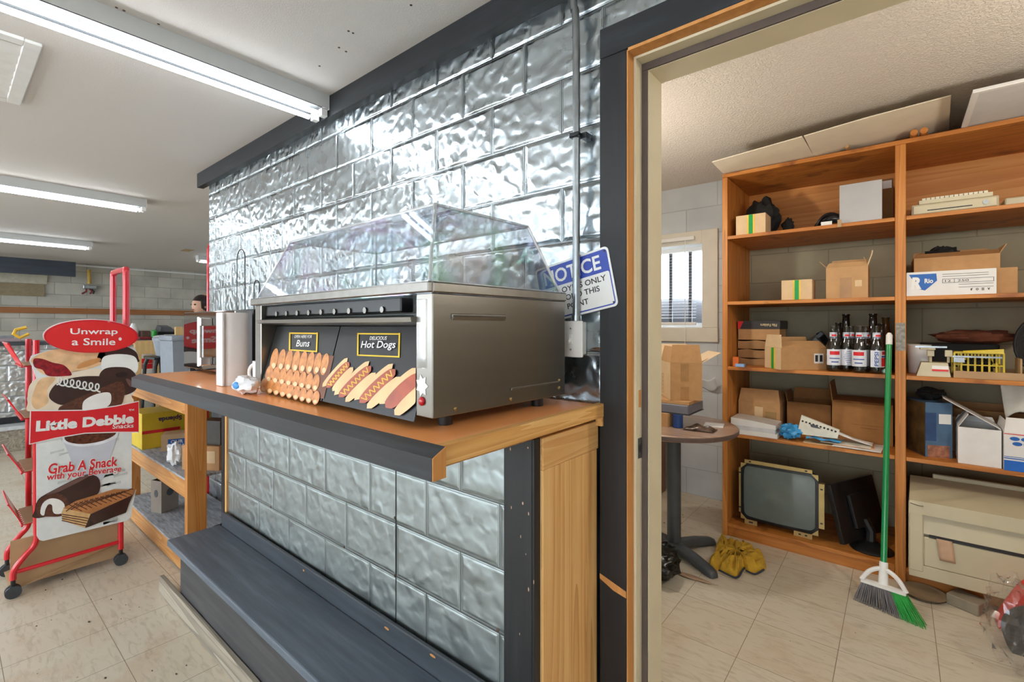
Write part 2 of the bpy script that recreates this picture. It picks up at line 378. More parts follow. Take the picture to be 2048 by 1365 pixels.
m_steeld = M('dull_steel', '#8d8a84', .36, 1, .1, 30, .06, 60)
m_galv = M('galvanised_pipe', '#9ea3a5', .35, 1, .12, 30)
m_chrome = M('chrome', '#e6e4df', .06, 1, .02)
m_green = M('green_handle', '#118a4a', .3, var=.05, coat=.3)
m_yellow = M('yellow_print', '#e8c22c', .5, var=.05)
m_blue = M('blue_print', '#1d62b4', .5, var=.05)
m_navy = M('sign_blue', '#2c46a8', .35, var=.04)
m_ink = M('black_ink', '#26262b', .5, var=.05)
m_iron = M('cast_iron_grey', '#4d5256', .42, .2, .12, 20, .1)
m_table = wood('walnut_laminate', '#8f7263', '#a58a78', 0, 5, .25, False, '#b59b88', .03)
m_clear = clear('clear_acrylic', (.96, .97, .98), .03, .03, True, .10)
m_edge = clear('acrylic_edge', (.86, .9, .93), .3, .08, False, .4)
m_glass = clear('window_glass', (.97, .98, .99), .02, .01)
m_bag = clear('clear_plastic_bag', (.97, .97, .98), .01, .08, False, .035)
# ================================================================== THE SETTING
O0 = (0, 0, 0)
CEIL = 2.38
S(MB().box(-12, 2.6, -4.6, 5.6, -.08, 0).build('floor', tiles('vinyl_tiles'), loc=O0, smooth=0))
mc = ceil_mat('ceiling_paint', '#d6d0ca', 260, .12)
S(MB().box(-12, 2.6, -4.6, 1.27, CEIL, CEIL + .08).box(-12, -3.79, 1.27, 5.6, CEIL, CEIL + .08).build('ceiling', mc, loc=O0, smooth=0))
S(MB().box(-3.79, 2.6, 1.27, 3.9, CEIL, CEIL + .08).build('ceiling', ceil_mat('popcorn_ceiling', '#e3d9cd', 120, .7), loc=O0, smooth=0))
m_far = blocks('grey_block', 1, '#c2beb4', '#b3afa5', '#a09c91')
m_wall = M('room_paint', '#bdb8b0', .8, var=.04, nscale=3)
S(MB().box(-11.1, -10.9, -4.6, 5.6, 0, CEIL).build('wall_left', m_far, loc=O0, smooth=0))
S(MB().box(2.4, 2.6, -4.6, 3.9, 0, CEIL).build('wall_right', m_wall, loc=O0, smooth=0))
wr = MB().box(-12, 2.6, -4.7, -4.5, 0, .55).box(-12, 2.6, -4.7, -4.5, 2.2, CEIL)
for x in (-12, -8.6, -5.6, -2.6, .4, 2.4): wr.box(x, x + (.9 if x < -11 else .2), -4.7, -4.5, .55, 2.2)
S(wr.build('wall_rear', m_wall, loc=O0, smooth=0))
for k, (xa, xb) in enumerate(((-11.1, -8.6), (-8.4, -5.6), (-5.4, -2.6), (-2.4, .4), (.6, 2.4))):  # unseen shop windows, added so that more daylight fills the room
    ww = S(MB().box(xa, xb, -4.65, -4.6, .55, .6).box(xa, xb, -4.65, -4.6, 2.15, 2.2).box(xa, xa + .05, -4.65, -4.6, .6, 2.15).box(xb - .05, xb, -4.65, -4.6, .6, 2.15).build('window_%d' % (k + 2), m_white, loc=O0, smooth=0))
    MB().box(xa + .05, xb - .05, -4.63, -4.624, .6, 2.15).build('window_pane', m_glass, ww, smooth=0)
S(MB().box(-11, -3.79, 5.4, 5.6, 0, CEIL).build('wall_far', m_far, loc=O0, smooth=0))
S(MB().box(-3.79, -3.7, 1.35, 5.5, 0, CEIL).build('wall_partition', m_wall, loc=O0, smooth=0))
S(MB().box(-2.5, -2.4, 1.35, 3.68, 0, CEIL).build('wall_stockroom', m_wall, loc=O0, smooth=0))
# partition wall that carries the tin sheets, with the doorway
DX0, DX1, DZ = -.566, .41, 2.05
w = S(MB().box(-3.73, DX0, 1.206, 1.35, 0, CEIL).box(DX1, 2.4, 1.206, 1.35, 0, CEIL).box(DX0, DX1, 1.206, 1.35, DZ, CEIL).build('wall_front', m_wall, loc=O0, smooth=0))
MB().box(-3.735, DX0, 1.2, 1.206, 0, CEIL).box(DX1, 2.4, 1.2, 1.206, 0, CEIL).box(DX0, DX1, 1.2, 1.206, DZ, CEIL).build('metal_sheet', m_tin, w, smooth=0)
S(MB().box(-3.85, 2.4, 1.16, 1.2, 2.282, CEIL).build('trim_1', m_black, loc=O0, smooth=0))
# ceiling screws
hb = MB()
for u, v in ((233, 15), (248, 21), (317, 48), (697, 62), (678, 95), (692, 103), (639, 132), (582, 162), (636, 195), (706, 66), (822, 10)):
    p = on_z(u, v, CEIL); hb.cyl((p.x, p.y, CEIL - .0012), (p.x, p.y, CEIL), .0045, seg=8)
hb.build('nail_heads', M('rusty_nail', '#5c4c40', .7, .3), bpy.data.objects['ceiling'], smooth=0)
# doorway
d = S(MB().box(-.555, -.537, 1.254, 1.345, 0, 2.022).box(-.562, -.555, 1.212, 1.345, 0, 2.04).box(DX1 - .029, DX1 - .011, 1.254, 1.345, 0, 2.022).box(DX1 - .011, DX1 - .004, 1.212, 1.345, 0, 2.04)
      .box(-.555, DX1 - .011, 1.212, 1.345, 2.033, 2.04).box(-.537, DX1 - .029, 1.254, 1.345, 2.012, 2.0325).build('door_1', m_cream, loc=O0, smooth=0))
MB().box(-.5548, -.539, 1.248, 1.2535, 0, 2.012).box(-.5548, DX1 - .011, 1.248, 1.2535, 2.013, 2.0325).box(DX1 - .0288, DX1 - .0112, 1.248, 1.2535, 0, 2.012).build('gasket', m_brown, d, smooth=0)
MB().box(-.5655, -.5622, 1.176, 1.24, 0, 2.044).box(-.562, DX1 - .004, 1.176, 1.24, 2.041, 2.0495).box(DX1 - .0038, DX1 - .0004, 1.176, 1.24, 0, 2.044).build('raw_edge', m_raw, d, smooth=0)
MB().box(-.648, -.566, 1.176, 1.1995, 0, 2.048, .002).box(DX1, DX1 + .085, 1.176, 1.1995, 0, 2.048, .002).build('casing', m_blackv, d, smooth=0)
MB().box(-.648, DX1 + .085, 1.176, 1.1995, 2.0495, 2.132, .002).build('casing', m_black, d, smooth=0)
pm = MB(); pz = on_x(1272, 900, -.5548).z
pm.box(-.5549, -.5538, 1.222, 1.246, pz - .028, pz + .028); sp = pm.build('strike_plate', m_galv, d, smooth=0)
MB().ball((-.5536, 1.234, pz), .0012, .007, .014, 12, 6).build('latch_hole', m_ink, sp)
pz = on_x(1275, 799, -.5548).z
MB().box(-.5549, -.5541, 1.228, 1.242, pz - .024, pz + .024).build('bolt_hole', m_raw, d, smooth=0)
scb = MB()
p = on_y(1232, 1168, 1.1755)
scb.quad([(-.647, 1.1752, p.z + .012), (-.60, 1.1752, p.z - .002), (-.567, 1.1752, p.z - .012), (-.567, 1.1752, p.z - .030), (-.605, 1.1752, p.z - .022), (-.647, 1.1752, p.z - .002)], (0, .0006, 0))
scb.build('chipped_paint', m_raw, d, smooth=0)
# stockroom back wall with the window
m_blk = blocks('blue_grey_block', 0, '#cacfd3', '#c5cace', '#b2b8bd', .46, .2, .6, .4, .004)
WX0, WX1, WZ0, WZ1 = -2.02, -1.145, 1.29, 1.925
S(MB().box(-.836, 2.4, 3.676, 3.68, 0, CEIL).build('wall_back', blocks('olive_shade_block', 0, '#a39a80', '#9d957c', '#8b846e', .46, .2, .7, .4, .004), loc=O0, smooth=0))  # thin olive skin: the shade behind the shelves is put into its colour
S(MB().box(-2.4, WX0, 3.68, 3.88, 0, CEIL).box(WX1, 2.4, 3.68, 3.88, 0, CEIL).box(WX0, WX1, 3.68, 3.88, 0, WZ0).box(WX0, WX1, 3.68, 3.88, WZ1, CEIL).build('wall_back', m_blk, loc=O0, smooth=0))
m_wf = M('cream_window_paint', '#d8d2c2', .5, var=.04, nscale=8)
wi = S(MB().box(WX1, WX1 + .112, 3.655, 3.68, WZ0 - .003, WZ1 + .1, .002).box(WX0 - .112, WX0, 3.655, 3.68, WZ0 - .003, WZ1 + .1, .002).box(WX0, WX1, 3.655, 3.68, WZ1, WZ1 + .1, .002).box(WX0 - .115, WX1 + .114, 3.65, 3.68, WZ0 - .112, WZ0 - .004, .002).build('window_1', m_wf, loc=O0, smooth=0))
MB().box(WX0, WX1, 3.80, 3.86, WZ0, WZ0 + .03).box(WX0, WX1, 3.80, 3.86, WZ1 - .03, WZ1).box(WX0, WX0 + .03, 3.80, 3.86, WZ0 + .03, WZ1 - .03).box(WX1 - .02, WX1, 3.80, 3.86, WZ0 + .03, WZ1 - .03).build('window_frame', m_white, wi, smooth=0)
MB().box(WX0 + .03, WX1 - .02, 3.828, 3.832, WZ0 + .03, WZ1 - .03).build('window_pane', m_glass, wi, smooth=0)
for u in (1342, 1381):
    p = on_y(u, 570, 3.845); MB().box(p.x - .012, p.x + .012, 3.834, 3.856, WZ0 + .03, WZ1 - .03).build('window_bar', M('dark_bar', '#2b323c', .5), wi, smooth=0)
bl = T('window_blind', 'white slatted mini blind half open in the stockroom window', 'blind', (-1.6, 3.66, WZ0 + .02))
MB().box(WX0 + .03, -1.195, 3.628, 3.654, 1.955, 1.985, .003).build('headrail', m_white, bl, smooth=0)
sb = MB()
for i in range(27):
    z = 1.945 - i * .0225; 
    if z < 1.335: break
    sb.hexa([(WX0 + .03, 3.632, z), (-1.185, 3.632, z), (-1.185, 3.652, z + .002), (WX0 + .03, 3.652, z + .002), (WX0 + .03, 3.632, z + .001), (-1.185, 3.632, z + .001), (-1.185, 3.652, z + .003), (WX0 + .03, 3.652, z + .003)])
sb.build('slats', M('white_slat', '#e9eaec', .45, var=.02), bl, smooth=0)
MB().box(WX0 + .03, -1.185, 3.632, 3.652, 1.305, 1.328, .003).build('bottom_rail', m_white, bl, smooth=0)
p = on_y(1370, 600, 3.625)
MB().cyl((p.x, 3.625, 1.965), (p.x, 3.625, 1.12), .0025, seg=6).build('pull_cord', m_white, bl)
# outside: pale yard and a dark dome
S(MB().box(-9, 6, 3.9, 16, -.4, -.3).build('ground', M('pale_gravel', '#d9d9d6', .9), loc=O0, smooth=0))
S(MB().box(-8, 5, 9.5, 9.7, -.3, 5).build('wall_outside', M('white_outside_wall', '#eef1f5', .8, var=.02), loc=O0, smooth=0))
dm = MB(); q = on_y(1346, 628, 5.2)
dm.ring([[(q.x + .62 * k * math.cos(t), 5.2 + .35 * k * math.sin(t), q.z - .42 + zz) for t in [2 * math.pi * i / 28 for i in range(28)]] for k, zz in ((.5, -1.2), (.72, 0), (.95, .14), (1, .26), (.97, .38), (.8, .5), (.45, .57), (.1, .59))])
tag(dm.build('dark_dome', M('dark_blue_grey_shell', '#191d26', .5, var=.1)), 'dark rounded dome standing outside beyond the blind', 'dome')
# baseboard-like dirt edge is left to the floor material
# store wall details at the far end
S(MB().box(-10.9, -10.86, -3, 5.4, 1.505, 1.60).build('trim_2', wood('far_rail_wood', '#8e5a30', '#a96f3e', 1, 6, .6, False), loc=O0, smooth=0))
S(MB().box(-10.9, -10.87, 1.3, 5.4, 2.325, 2.35).build('trim_3', m_white, loc=O0, smooth=0))
p0 = on_x(0, 548, -10.3); p1 = on_x(151, 554, -10.3)
tag(MB().box(-10.34, -10.28, -1.2, p1.y, p1.z, 2.33).build('header_panel', wood('dark_blue_board', '#272e39', '#3a434f', 1, 6, .5, False)), 'long dark blue board fixed up by the ceiling at the far wall', 'panel')
p = on_x(46, 582, -10.85)
S(MB().box(-10.9, -10.868, p.y - .5, p.y + .25, p.z - .08, p.z + .12).build('trim_4', M('tan_patch', '#8f8064', .85), loc=O0, smooth=0))
p = on_x(15, 565, -10.85)
S(MB().box(-10.9, -10.87, p.y - .9, p.y + .45, p.z, p.z + .18).build('trim_5', M('pale_patch', '#b9b39f', .85), loc=O0, smooth=0))
cd = T('wall_conduit', 'yellow cable drop with metal box hanging on the block wall', 'conduit', tuple(on_x(178, 545, -10.8)))
a = on_x(178, 540, -10.85); b_ = on_x(179, 568, -10.85); c_ = on_x(180, 575, -10.82)
MB().cyl(a, b_, .028, seg=8).build('yellow_cable', M('yellow_jacket', '#c2a04c', .5), cd)
MB().box(-10.87, -10.8, c_.y - .09, c_.y + .09, c_.z - .03, c_.z + .04, .01).build('metal_box', m_galv, cd)
for du in (-14, 2, 8):
    a = on_x(178 + du * .4, 578, -10.82); b_ = on_x(178 + du, 588, -10.8); MB().tube([a, (a + b_) / 2 + Vector((0, .03, 0)), b_], .014, 6).build('loose_wire', M('wire_%d' % du, '#7a2a2c' if du < 5 else '#26262b', .5), cd)
a = on_x(356, 520, -10.8); b_ = on_x(363, 527, -10.8)
tag(MB().tube([on_x(352, 518, -10.85), on_x(362, 528, -10.85)], .035, 8).build('yellow_cable', MATS['yellow_jacket']), 'short yellow cable end poking from the top of the block wall', 'cable')
# ================================================================== CEILING LIGHTS AND VENT
def tube_light(name, x, y0, y1, label, zb=CEIL, strength=TUBE, two=True, group='ceiling tube lights'):
    t = T(name, label, 'ceiling light', (x, (y0 + y1) / 2, zb - .1), group)
    MB().box(x - .062, x + .062, y0, y1, zb - .066, zb - .0005).build('housing', M('lamp_housing', '#c9cac8', .5, var=.02), t, smooth=0)
    MB().box(x - .06, x + .06, y0 + .032, y1 - .032, zb - .069, zb - .0665).build('reflector', M('lamp_reflector', '#3e4042', .5, var=.02), t, smooth=0)
    mt = glow('tube_glow_%g' % strength, (.88, .95, 1, 1), strength)
    for s in (-1, 1):
        xx = x + s * .037
        MB().cyl((xx, y0 + .045, zb - .09), (xx, y1 - .045, zb - .09), .0105, seg=12).build('lamp_tube', mt, t)
    for y in (y0, y1 - .03):
        for s in (-1, 1):
            MB().box(x + s * .037 - .015, x + s * .037 + .015, y, y + .03, zb - .1, zb - .0665, .002).build('lamp_holder', m_white, t, smooth=0)
    MB().box(x - .063, x + .063, y1 + .0005, y1 + .003, zb - .068, zb - .0005).build('end_plate', m_white, t, smooth=0)
    return t
tube_light('ceiling_light', -2.12, -1.28, 1.155, 'long twin tube ceiling light that ends at the tin wall')
tube_light('ceiling_light', -5.02, -1.3, 1.12, 'single row ceiling light between the tin wall end and far wall')
tube_light('ceiling_light', -8.05, -1.2, 1.24, 'farthest ceiling light, nearest the block wall')
tube_light('ceiling_light', .9, -1.4, 1.02, 'added unseen ceiling light over the floor before the doorway', group='ceiling tube lights')  # this and the two far-bay lights are added to brighten the shop
tube_light('ceiling_light', -5.02, 2.3, 4.7, 'added unseen ceiling light in the far bay beyond the tin wall')
tube_light('ceiling_light', -8.3, 2.5, 4.9, 'added ceiling light above the far counter and its boxes')
for xx, nm in ((-8.05, 'above the far counter end'), (-5.02, 'in the middle of the shop'), (-2.12, 'behind the standpoint of the photo'), (.9, 'in the near corner of the shop')):  # unseen second row, added for more light in the shop
    tube_light('ceiling_light', xx, -4.2, -1.8, 'added unseen ceiling light of the second row ' + nm)
for bx_, by_, lab in ((.80, 1.95, 'added unseen bulb hanging in the stockroom beside the end wall'), (-1.25, 2.2, 'added unseen bulb hanging in the stockroom beyond the tin wall')):  # unseen bulbs added to brighten the stockroom and its ceiling
    t = T('fill_bulb_lamp', lab, 'ceiling light', (bx_, by_, CEIL - .55), 'added stockroom fill bulbs')
    MB().cyl((bx_, by_, CEIL - .405), (bx_, by_, CEIL - .0215), .004, seg=8).build('cord', m_white, t)
    MB().lathe([(.001, -.0), (.02, -.002), (.024, -.06), (.001, -.062)], (bx_, by_, CEIL - .405), 20).build('lamp_socket', m_white, t)
    MB().lathe([(.05, -.021), (.05, -.001)], (bx_, by_, CEIL), 20).build('ceiling_rose', m_white, t)
    MB().ball((bx_, by_, CEIL - .515), .045, .045, .05, 16, 10).build('bulb', glow('fill_bulb_glow', (1, .93, .82, 1), FILL_BULB), t)
vt = T('ceiling_vent', 'white square louvred air vent in the ceiling', 'vent', (-2.9, .05, CEIL - .02))
x0, x1, y0, y1 = -3.29, -2.53, -.5, .25
MB().box(x0, x1, y1 - .05, y1, CEIL - .012, CEIL, .003).box(x0, x1, y0, y0 + .05, CEIL - .012, CEIL, .003).box(x0, x0 + .05, y0 + .05, y1 - .05, CEIL - .012, CEIL).box(x1 - .05, x1, y0 + .05, y1 - .05, CEIL - .012, CEIL).build('frame', m_white, vt, smooth=0)
lb = MB()
for i in range(7):
    x = x0 + .055 + i * .0915
    lb.hexa([(x, y0 + .05, CEIL - .012), (x + .078, y0 + .05, CEIL - .003), (x + .078, y1 - .05, CEIL - .003), (x, y1 - .05, CEIL - .012), (x, y0 + .05, CEIL - .010), (x + .078, y0 + .05, CEIL - .001), (x + .078, y1 - .05, CEIL - .001), (x, y1 - .05, CEIL - .010)])
lb.build('louvers', m_white, vt, smooth=0)
tag(MB().tube(smooth_path([(-3.775, 1.21, 0), (-3.775, 1.21, 1.7), (-3.775, 1.212, 1.78), (-3.79, 1.22, 1.86), (-3.81, 1.26, 1.93)]), .013, 8).build('red_tube', m_red), 'thin red metal tube standing against the end of the tin wall', 'tube')
# ================================================================== CONDUIT, SWITCH, SIGN
cn = T('conduit', 'grey metal electrical conduit running down the tin wall to the switch', 'conduit', (-.715, 1.178, 1.31))
x, y = -.714, 1.160
MB().tube(smooth_path([(-.722, y - .001, CEIL), (-.722, y - .001, 2.22), (x, y, 2.12), (x, y, 1.315)]), .0112, 14).build('pipe', m_galv, cn)
MB().box(x - .016, x + .016, y - .016, y + .016, 1.838, 1.852, .003).box(x + .012, x + .030, 1.165, 1.1995, 1.836, 1.852).build('strap', M('dark_strap', '#3a3d40', .4, .8), cn)
MB().cyl((x, y, 1.312), (x, y, 1.33), .015, seg=14).build('coupling', m_galv, cn)
p0 = on_y(1132, 640, 1.14); p1 = on_y(1172, 716, 1.14)
sw = T('light_switch', 'white wall switch box at the lower end of the conduit', 'switch', (-.715, 1.18, p1.z))
MB().box(-.752, -.703, 1.142, 1.1995, p1.z + .005, 1.311, .003).build('box', m_white, sw, smooth=0)
MB().box(-.757, -.679, 1.136, 1.1415, p1.z, 1.314, .004, 2).build('cover_plate', M('switch_plate', '#dcd8d2', .35, var=.02), sw)
zc = (p1.z + 1.314) / 2
tg = MB().box(-.723, -.713, 1.1345, 1.136, zc - .013, zc + .013).hexa([(-.721, 1.136, zc - .006), (-.715, 1.136, zc - .006), (-.715, 1.136, zc + .004), (-.721, 1.136, zc + .004), (-.7205, 1.127, zc - .012), (-.7155, 1.127, zc - .012), (-.7155, 1.127, zc - .006), (-.7205, 1.127, zc - .006)]).build('toggle', m_white, sw, smooth=0)
for dz in (-.03, .03): MB().cyl((-.718, 1.1352, zc + dz), (-.718, 1.136, zc + dz), .0025, seg=8).build('screw', m_galv, sw)
# NOTICE sign, leaning behind the conduit
q = {k: on_y(u, v, 1.172) for k, (u, v) in dict(tl=(1087, 536), tr=(1218, 491), br=(1230, 612), bl=(1092, 655)).items()}
rt = (q['tr'] - q['tl']).normalized(); upv = Vector((0, -1, 0)).cross(rt).normalized() * -1
rt = Vector((rt.x, 0, rt.z)).normalized(); upv = Vector((-rt.z, 0, rt.x))
br, tr = q['br'], q['tr']; c = (q['tr'] + q['br']) / 2 + rt * -.125; c = Vector((c.x, 1.1725, c.z))
W2, H2 = .128, .085
sg = T('notice_sign', 'white and blue notice sign hanging askew behind the conduit', 'sign', (c.x, c.y, c.z - .1))
def sp_(a, b): return c + rt * a + upv * b
def rrect(w, h, r, fn, y=0, n=5):
    pts = []
    for cx, cy, a0 in ((w - r, h - r, 0), (-w + r, h - r, 90), (-w + r, -h + r, 180), (w - r, -h + r, 270)):
        for i in range(n + 1):
            t = math.radians(a0 + 90 * i / n); pts.append(fn(cx + r * math.cos(t), cy + r * math.sin(t)))
    return pts
fy = Vector((0, -1, 0))
pn = MB().quad(rrect(W2, H2, .013, sp_), (0, .002, 0)).build('panel', m_white, sg, smooth=0)
bar = MB().quad([p + fy * .0004 for p in rrect(W2 - .006, H2 - .006, .009, sp_)], (0, .0003, 0)).build('border', m_navy, pn, smooth=0)
MB().quad([p + fy * .0008 for p in rrect(W2 - .009, .046, .006, lambda a, b: sp_(a, b - .0295))], (0, .0003, 0)).build('field', m_white, pn, smooth=0)
text('NOTICE', pn, sp_(0, .047) + fy * .0004, rt, upv, .195, .042, m_white, .02)
for s, zz, ww in (('EMPLOYEES ONLY', .0, .205), ('BEYOND THIS', -.025, .155), ('POINT', -.052, .072)):
    text(s, pn, sp_(0.004, zz) + fy * .001, rt, upv, ww, .0165, m_ink, .012)
for a in (-1, 1):
    for b in (-1, 1): MB().cyl(sp_(a * (W2 - .012), b * (H2 - .012)) + fy * .0012, sp_(a * (W2 - .012), b * (H2 - .012)), .003, seg=10).build('hole', m_ink, pn)

p = on_z(375, 501, CEIL)
tag(MB().box(p.x - .12, p.x + .12, p.y - .06, p.y + .05, CEIL - .004, CEIL - .0005).build('tape_patch', M('tan_tape', '#b99a6a', .6)), 'small tan tape patch on the ceiling beyond the tin wall', 'tape')
# ================================================================== COUNTER
CZ = 1.082
ct = T('counter', 'orange topped wooden service counter with black front edge and tin front', 'counter', (-1.6, .9, 0))
CX0, CX1, CY0 = -2.63, -.635, .572
MB().box(CX0 + .002, CX1 - .022, CY0 + .001, 1.1585, CZ - .03, CZ).build('countertop', m_lam, ct, smooth=0)
fe = MB().hexa([(CX0, .540, CZ - .052), (CX1 + .012, .540, CZ - .052), (CX1 + .012, .571, CZ - .052), (CX0, .571, CZ - .052), (CX0, .540, CZ - .012), (CX1 + .012, .540, CZ - .012), (CX1 + .012, .571, CZ + .003), (CX0, .571, CZ + .003)])
fe.build('front_edge', m_black, ct, smooth=0)
MB().hexa([(CX1 + .0125, .5405, CZ - .052), (CX1 + .0145, .5405, CZ - .052), (CX1 + .0145, .571, CZ - .052), (CX1 + .0125, .571, CZ - .052), (CX1 + .0125, .5405, CZ - .012), (CX1 + .0145, .5405, CZ - .012), (CX1 + .0145, .571, CZ + .003), (CX1 + .0125, .571, CZ + .003)]).build('cut_end', m_raw, ct, smooth=0)
MB().box(CX1 - .021, CX1, .572, 1.1995, CZ - .037, CZ + .001, .0015).build('end_edge', m_piney, ct, smooth=0)
MB().box(CX1 - .021, CX1 - .001, 1.168, 1.1995, CZ - .062, CZ - .0375).build('end_block', m_piney, ct, smooth=0)
MB().box(CX0 + .02, CX1 - .03, CY0 + .001, 1.1585, CZ - .05, CZ - .031).build('substrate', m_pinex, ct, smooth=0)
BX0, BX1, BY = -2.60, -.662, .9
m_low = tin('counter_tin', 0, .0265, .921 - 1.6, .48, .55, (.375, .42, .415, 1))
MB().box(BX0 + .055, BX1 - .095, BY, BY + .004, .33, CZ - .0505).build('metal_panel', m_low, ct, smooth=0)
MB().box(-1.2065, -1.2045, BY - .002, BY - .0002, .34, CZ - .0515).build('panel_seam', M('dark_seam', '#3c4143', .5, .6), ct, smooth=0)
for u, v in ((938, 780 + 20), (790, 937), (790, 1036), (790, 1152), (542, 1015), (689, 1095), (996, 1261)):
    p = on_y(u, v, BY); MB().ball((p.x, BY - .0005, p.z), .0045, .003, .0045, 8, 6).build('rivet', MATS['rusty_nail'], ct)
MB().box(BX0, BX0 + .035, BY - .012, BY + .02, .325, CZ - .0505, .002).build('corner_board', m_blackv, ct, smooth=0)
MB().box(BX0 + .0355, BX0 + .055, BY - .008, BY + .012, .326, CZ - .0505).build('corner_strip', m_pine, ct, smooth=0)
MB().box(BX1 - .095, BX1 - .006, BY - .012, BY + .008, 0, CZ - .0505, .002).build('corner_board', m_blackv, ct, smooth=0)
MB().box(BX1 - .0055, BX1 + .0005, BY - .012, BY + .012, 0, CZ - .0505, .001).build('corner_board', m_blackv, ct, smooth=0)
MB().box(BX1 - .028, BX1 + .008, BY + .013, 1.172, 0, CZ - .0505 - .078, .0015).build('end_post', m_pine, ct, smooth=0)
MB().box(BX1 - .028, BX1 + .008, BY + .013, 1.180, CZ - .128, CZ - .051, .0015).build('end_blocking', wood('pine_endgrain', '#c48c4e', '#d3a061', 1, 10, .6, True, '#deb274'), ct, smooth=0)
MB().box(BX1 - .05, BX1 + .006, 1.1735, 1.1995, 0, CZ - .064, .001).build('back_board', m_blackv, ct, smooth=0)
MB().box(BX0 + .06, BX1 - .10, BY + .02, 1.15, .02, CZ - .06).build('core', m_pinex, ct, smooth=0)
# ---------------- bench (step) along the counter
bn = T('bench', 'low slate painted step bench along the counter front', 'bench', (-1.5, .77, 0))
MB().box(-2.57, -.667, .655, .872, .297, .326, .005, 2).build('seat', m_bench, bn, smooth=0)
MB().box(-2.55, -.667, .872, .8865, .297, .392, .003).build('back_skirt', wood('dark_skirt', '#2b3036', '#3e454c', 0, 7, .5, False, '#4a5058', .4), bn, smooth=0)
MB().box(-2.54, -.667, .70, .72, 0, .2965).build('front_panel', wood('worn_dark_panel', '#2a2b2b', '#434345', 0, 5, .6, False, '#5a5853', .4), bn, smooth=0)
MB().box(-2.54, -2.52, .7205, .87, 0, .2965).build('end_panel', MATS['worn_dark_panel'], bn, smooth=0)
sk = MB()
for u, v, w_ in ((607, 1142, .006), (773, 1258, .012), (865, 1313, .012)):
    p = on_y(u, v, .8715); sk.ball((p.x, .8718, p.z), w_, .0008, .004, 10, 6)
sk.build('chips', m_raw, bn)
tag(MB().box(-2.78, -.9, .655 + .022, .698, 0, .082, .003).build('timber_board', m_weather), 'weathered grey timber lying on the tiles before the bench', 'board')
# ---------------- shelf table left of the counter base
st = T('shelf_table', 'rough pine shelf table with grey cloth lined shelves beside the bench', 'shelf', (-3.45, 1.0, 0))
SX0, SX1, SY0, SY1 = -4.12, -2.80, .80, 1.19
for x in (SX0, SX1 - .038):
    MB().box(x, x + .038, SY0, SY0 + .089, 0, .93, .002).build('post', wood('amber_post', '#a8672a', '#c17f3c', 2, 7, .55, True, '#cd9150'), st, smooth=0)
    MB().box(x, x + .038, SY1 - .089, SY1, 0, .93, .002).build('post', MATS['amber_post'], st, smooth=0)
for nm, z, hh in (('lower', .115, .1), ('middle', .50, .092), ('top', .93, .09)):
    MB().box(SX0 + .039, SX1 - .039, SY0 + .004, SY0 + .042, z - hh, z - .002, .002).build('rail', m_pinex, st, smooth=0)
    MB().box(SX0 + .039, SX1 - .039, SY1 - .042, SY1 - .004, z - hh, z - .002, .002).build('rail', m_pinex, st, smooth=0)
    if nm != 'top': MB().box(SX0 + .039, SX1 - .039, SY0 + .003, SY1, z - .0015, z + .01, .001).build('shelf_board', m_carpet, st, smooth=0)
    else: MB().box(SX0 - .01, SX1 + .01, SY0 - .01, SY1, .931, .95).build('top_board', m_pinex, st, smooth=0)
ms, ls = .5105, .1255
def carton(name, label, loc, size, rot=0, mat=None, flaps=(), tape=None, stick=(), cat='box', group=None, closed=False, th=.004, inner=None):
    """box: origin bottom front corner, x along the front, y to the back; flaps: (side, length, degrees from upright outward)"""
    F = frame(loc, rot); w, d, h = size; mat = mat or m_card
    t = T(name, label, cat, F @ Vector((w / 2, d / 2, 0)), group)
    b = MB(F)
    b.box(0, w, 0, th, 0, h).box(0, w, d - th, d, 0, h).box(0, th, th, d - th, 0, h).box(w - th, w, th, d - th, 0, h).box(th, w - th, th, d - th, 0, th)
    if closed: b.box(.001, w - .001, .001, d - .001, h - .0005, h + .002)
    b.build('body', mat, t, smooth=0)
    for fl in flaps:
        sd, L, ang = fl[:3]; a = math.radians(ang); s, c = math.sin(a) * L, math.cos(a) * L; fm = fl[3] if len(fl) > 3 else mat; tp = .012
        if sd == 'front': q = [(0, 0, h), (w, 0, h), (w - tp, -s, h + c), (tp, -s, h + c)]; n = (0, .003, .001)
        if sd == 'back': q = [(0, d, h), (w, d, h), (w - tp, d + s, h + c), (tp, d + s, h + c)]; n = (0, -.003, .001)
        if sd == 'left': q = [(0, 0, h), (0, d, h), (-s, d - tp, h + c), (-s, tp, h + c)]; n = (.003, 0, .001)
        if sd == 'right': q = [(w, 0, h), (w, d, h), (w + s, d - tp, h + c), (w + s, tp, h + c)]; n = (-.003, 0, .001)
        MB(F).quad([(x, y, z + .0005) for x, y, z in q], n).build('flap', fm, t, smooth=0)
    if tape:
        for (mt, x0, x1) in tape: MB(F).box(x0 * w, x1 * w, -.0012, -.0002, .001, h).build('tape', mt, t, smooth=0)
    for face, x0, x1, z0, z1, mt in stick:
        if face == 'front': MB(F).box(x0 * w, x1 * w, -.0012, -.0002, z0 * h, z1 * h).build('sticker', mt, t, smooth=0)
        else: MB(F).box(w + .0002, w + .0012, x0 * d, x1 * d, z0 * h, z1 * h).build('sticker', mt, t, smooth=0)
    t['_w'] = 0
    t_F = F
    return t, F
def fv(F, x, y, z): return F @ Vector((x, y, z))
def fd(F, x, y, z): return (F.to_3x3() @ Vector((x, y, z)))
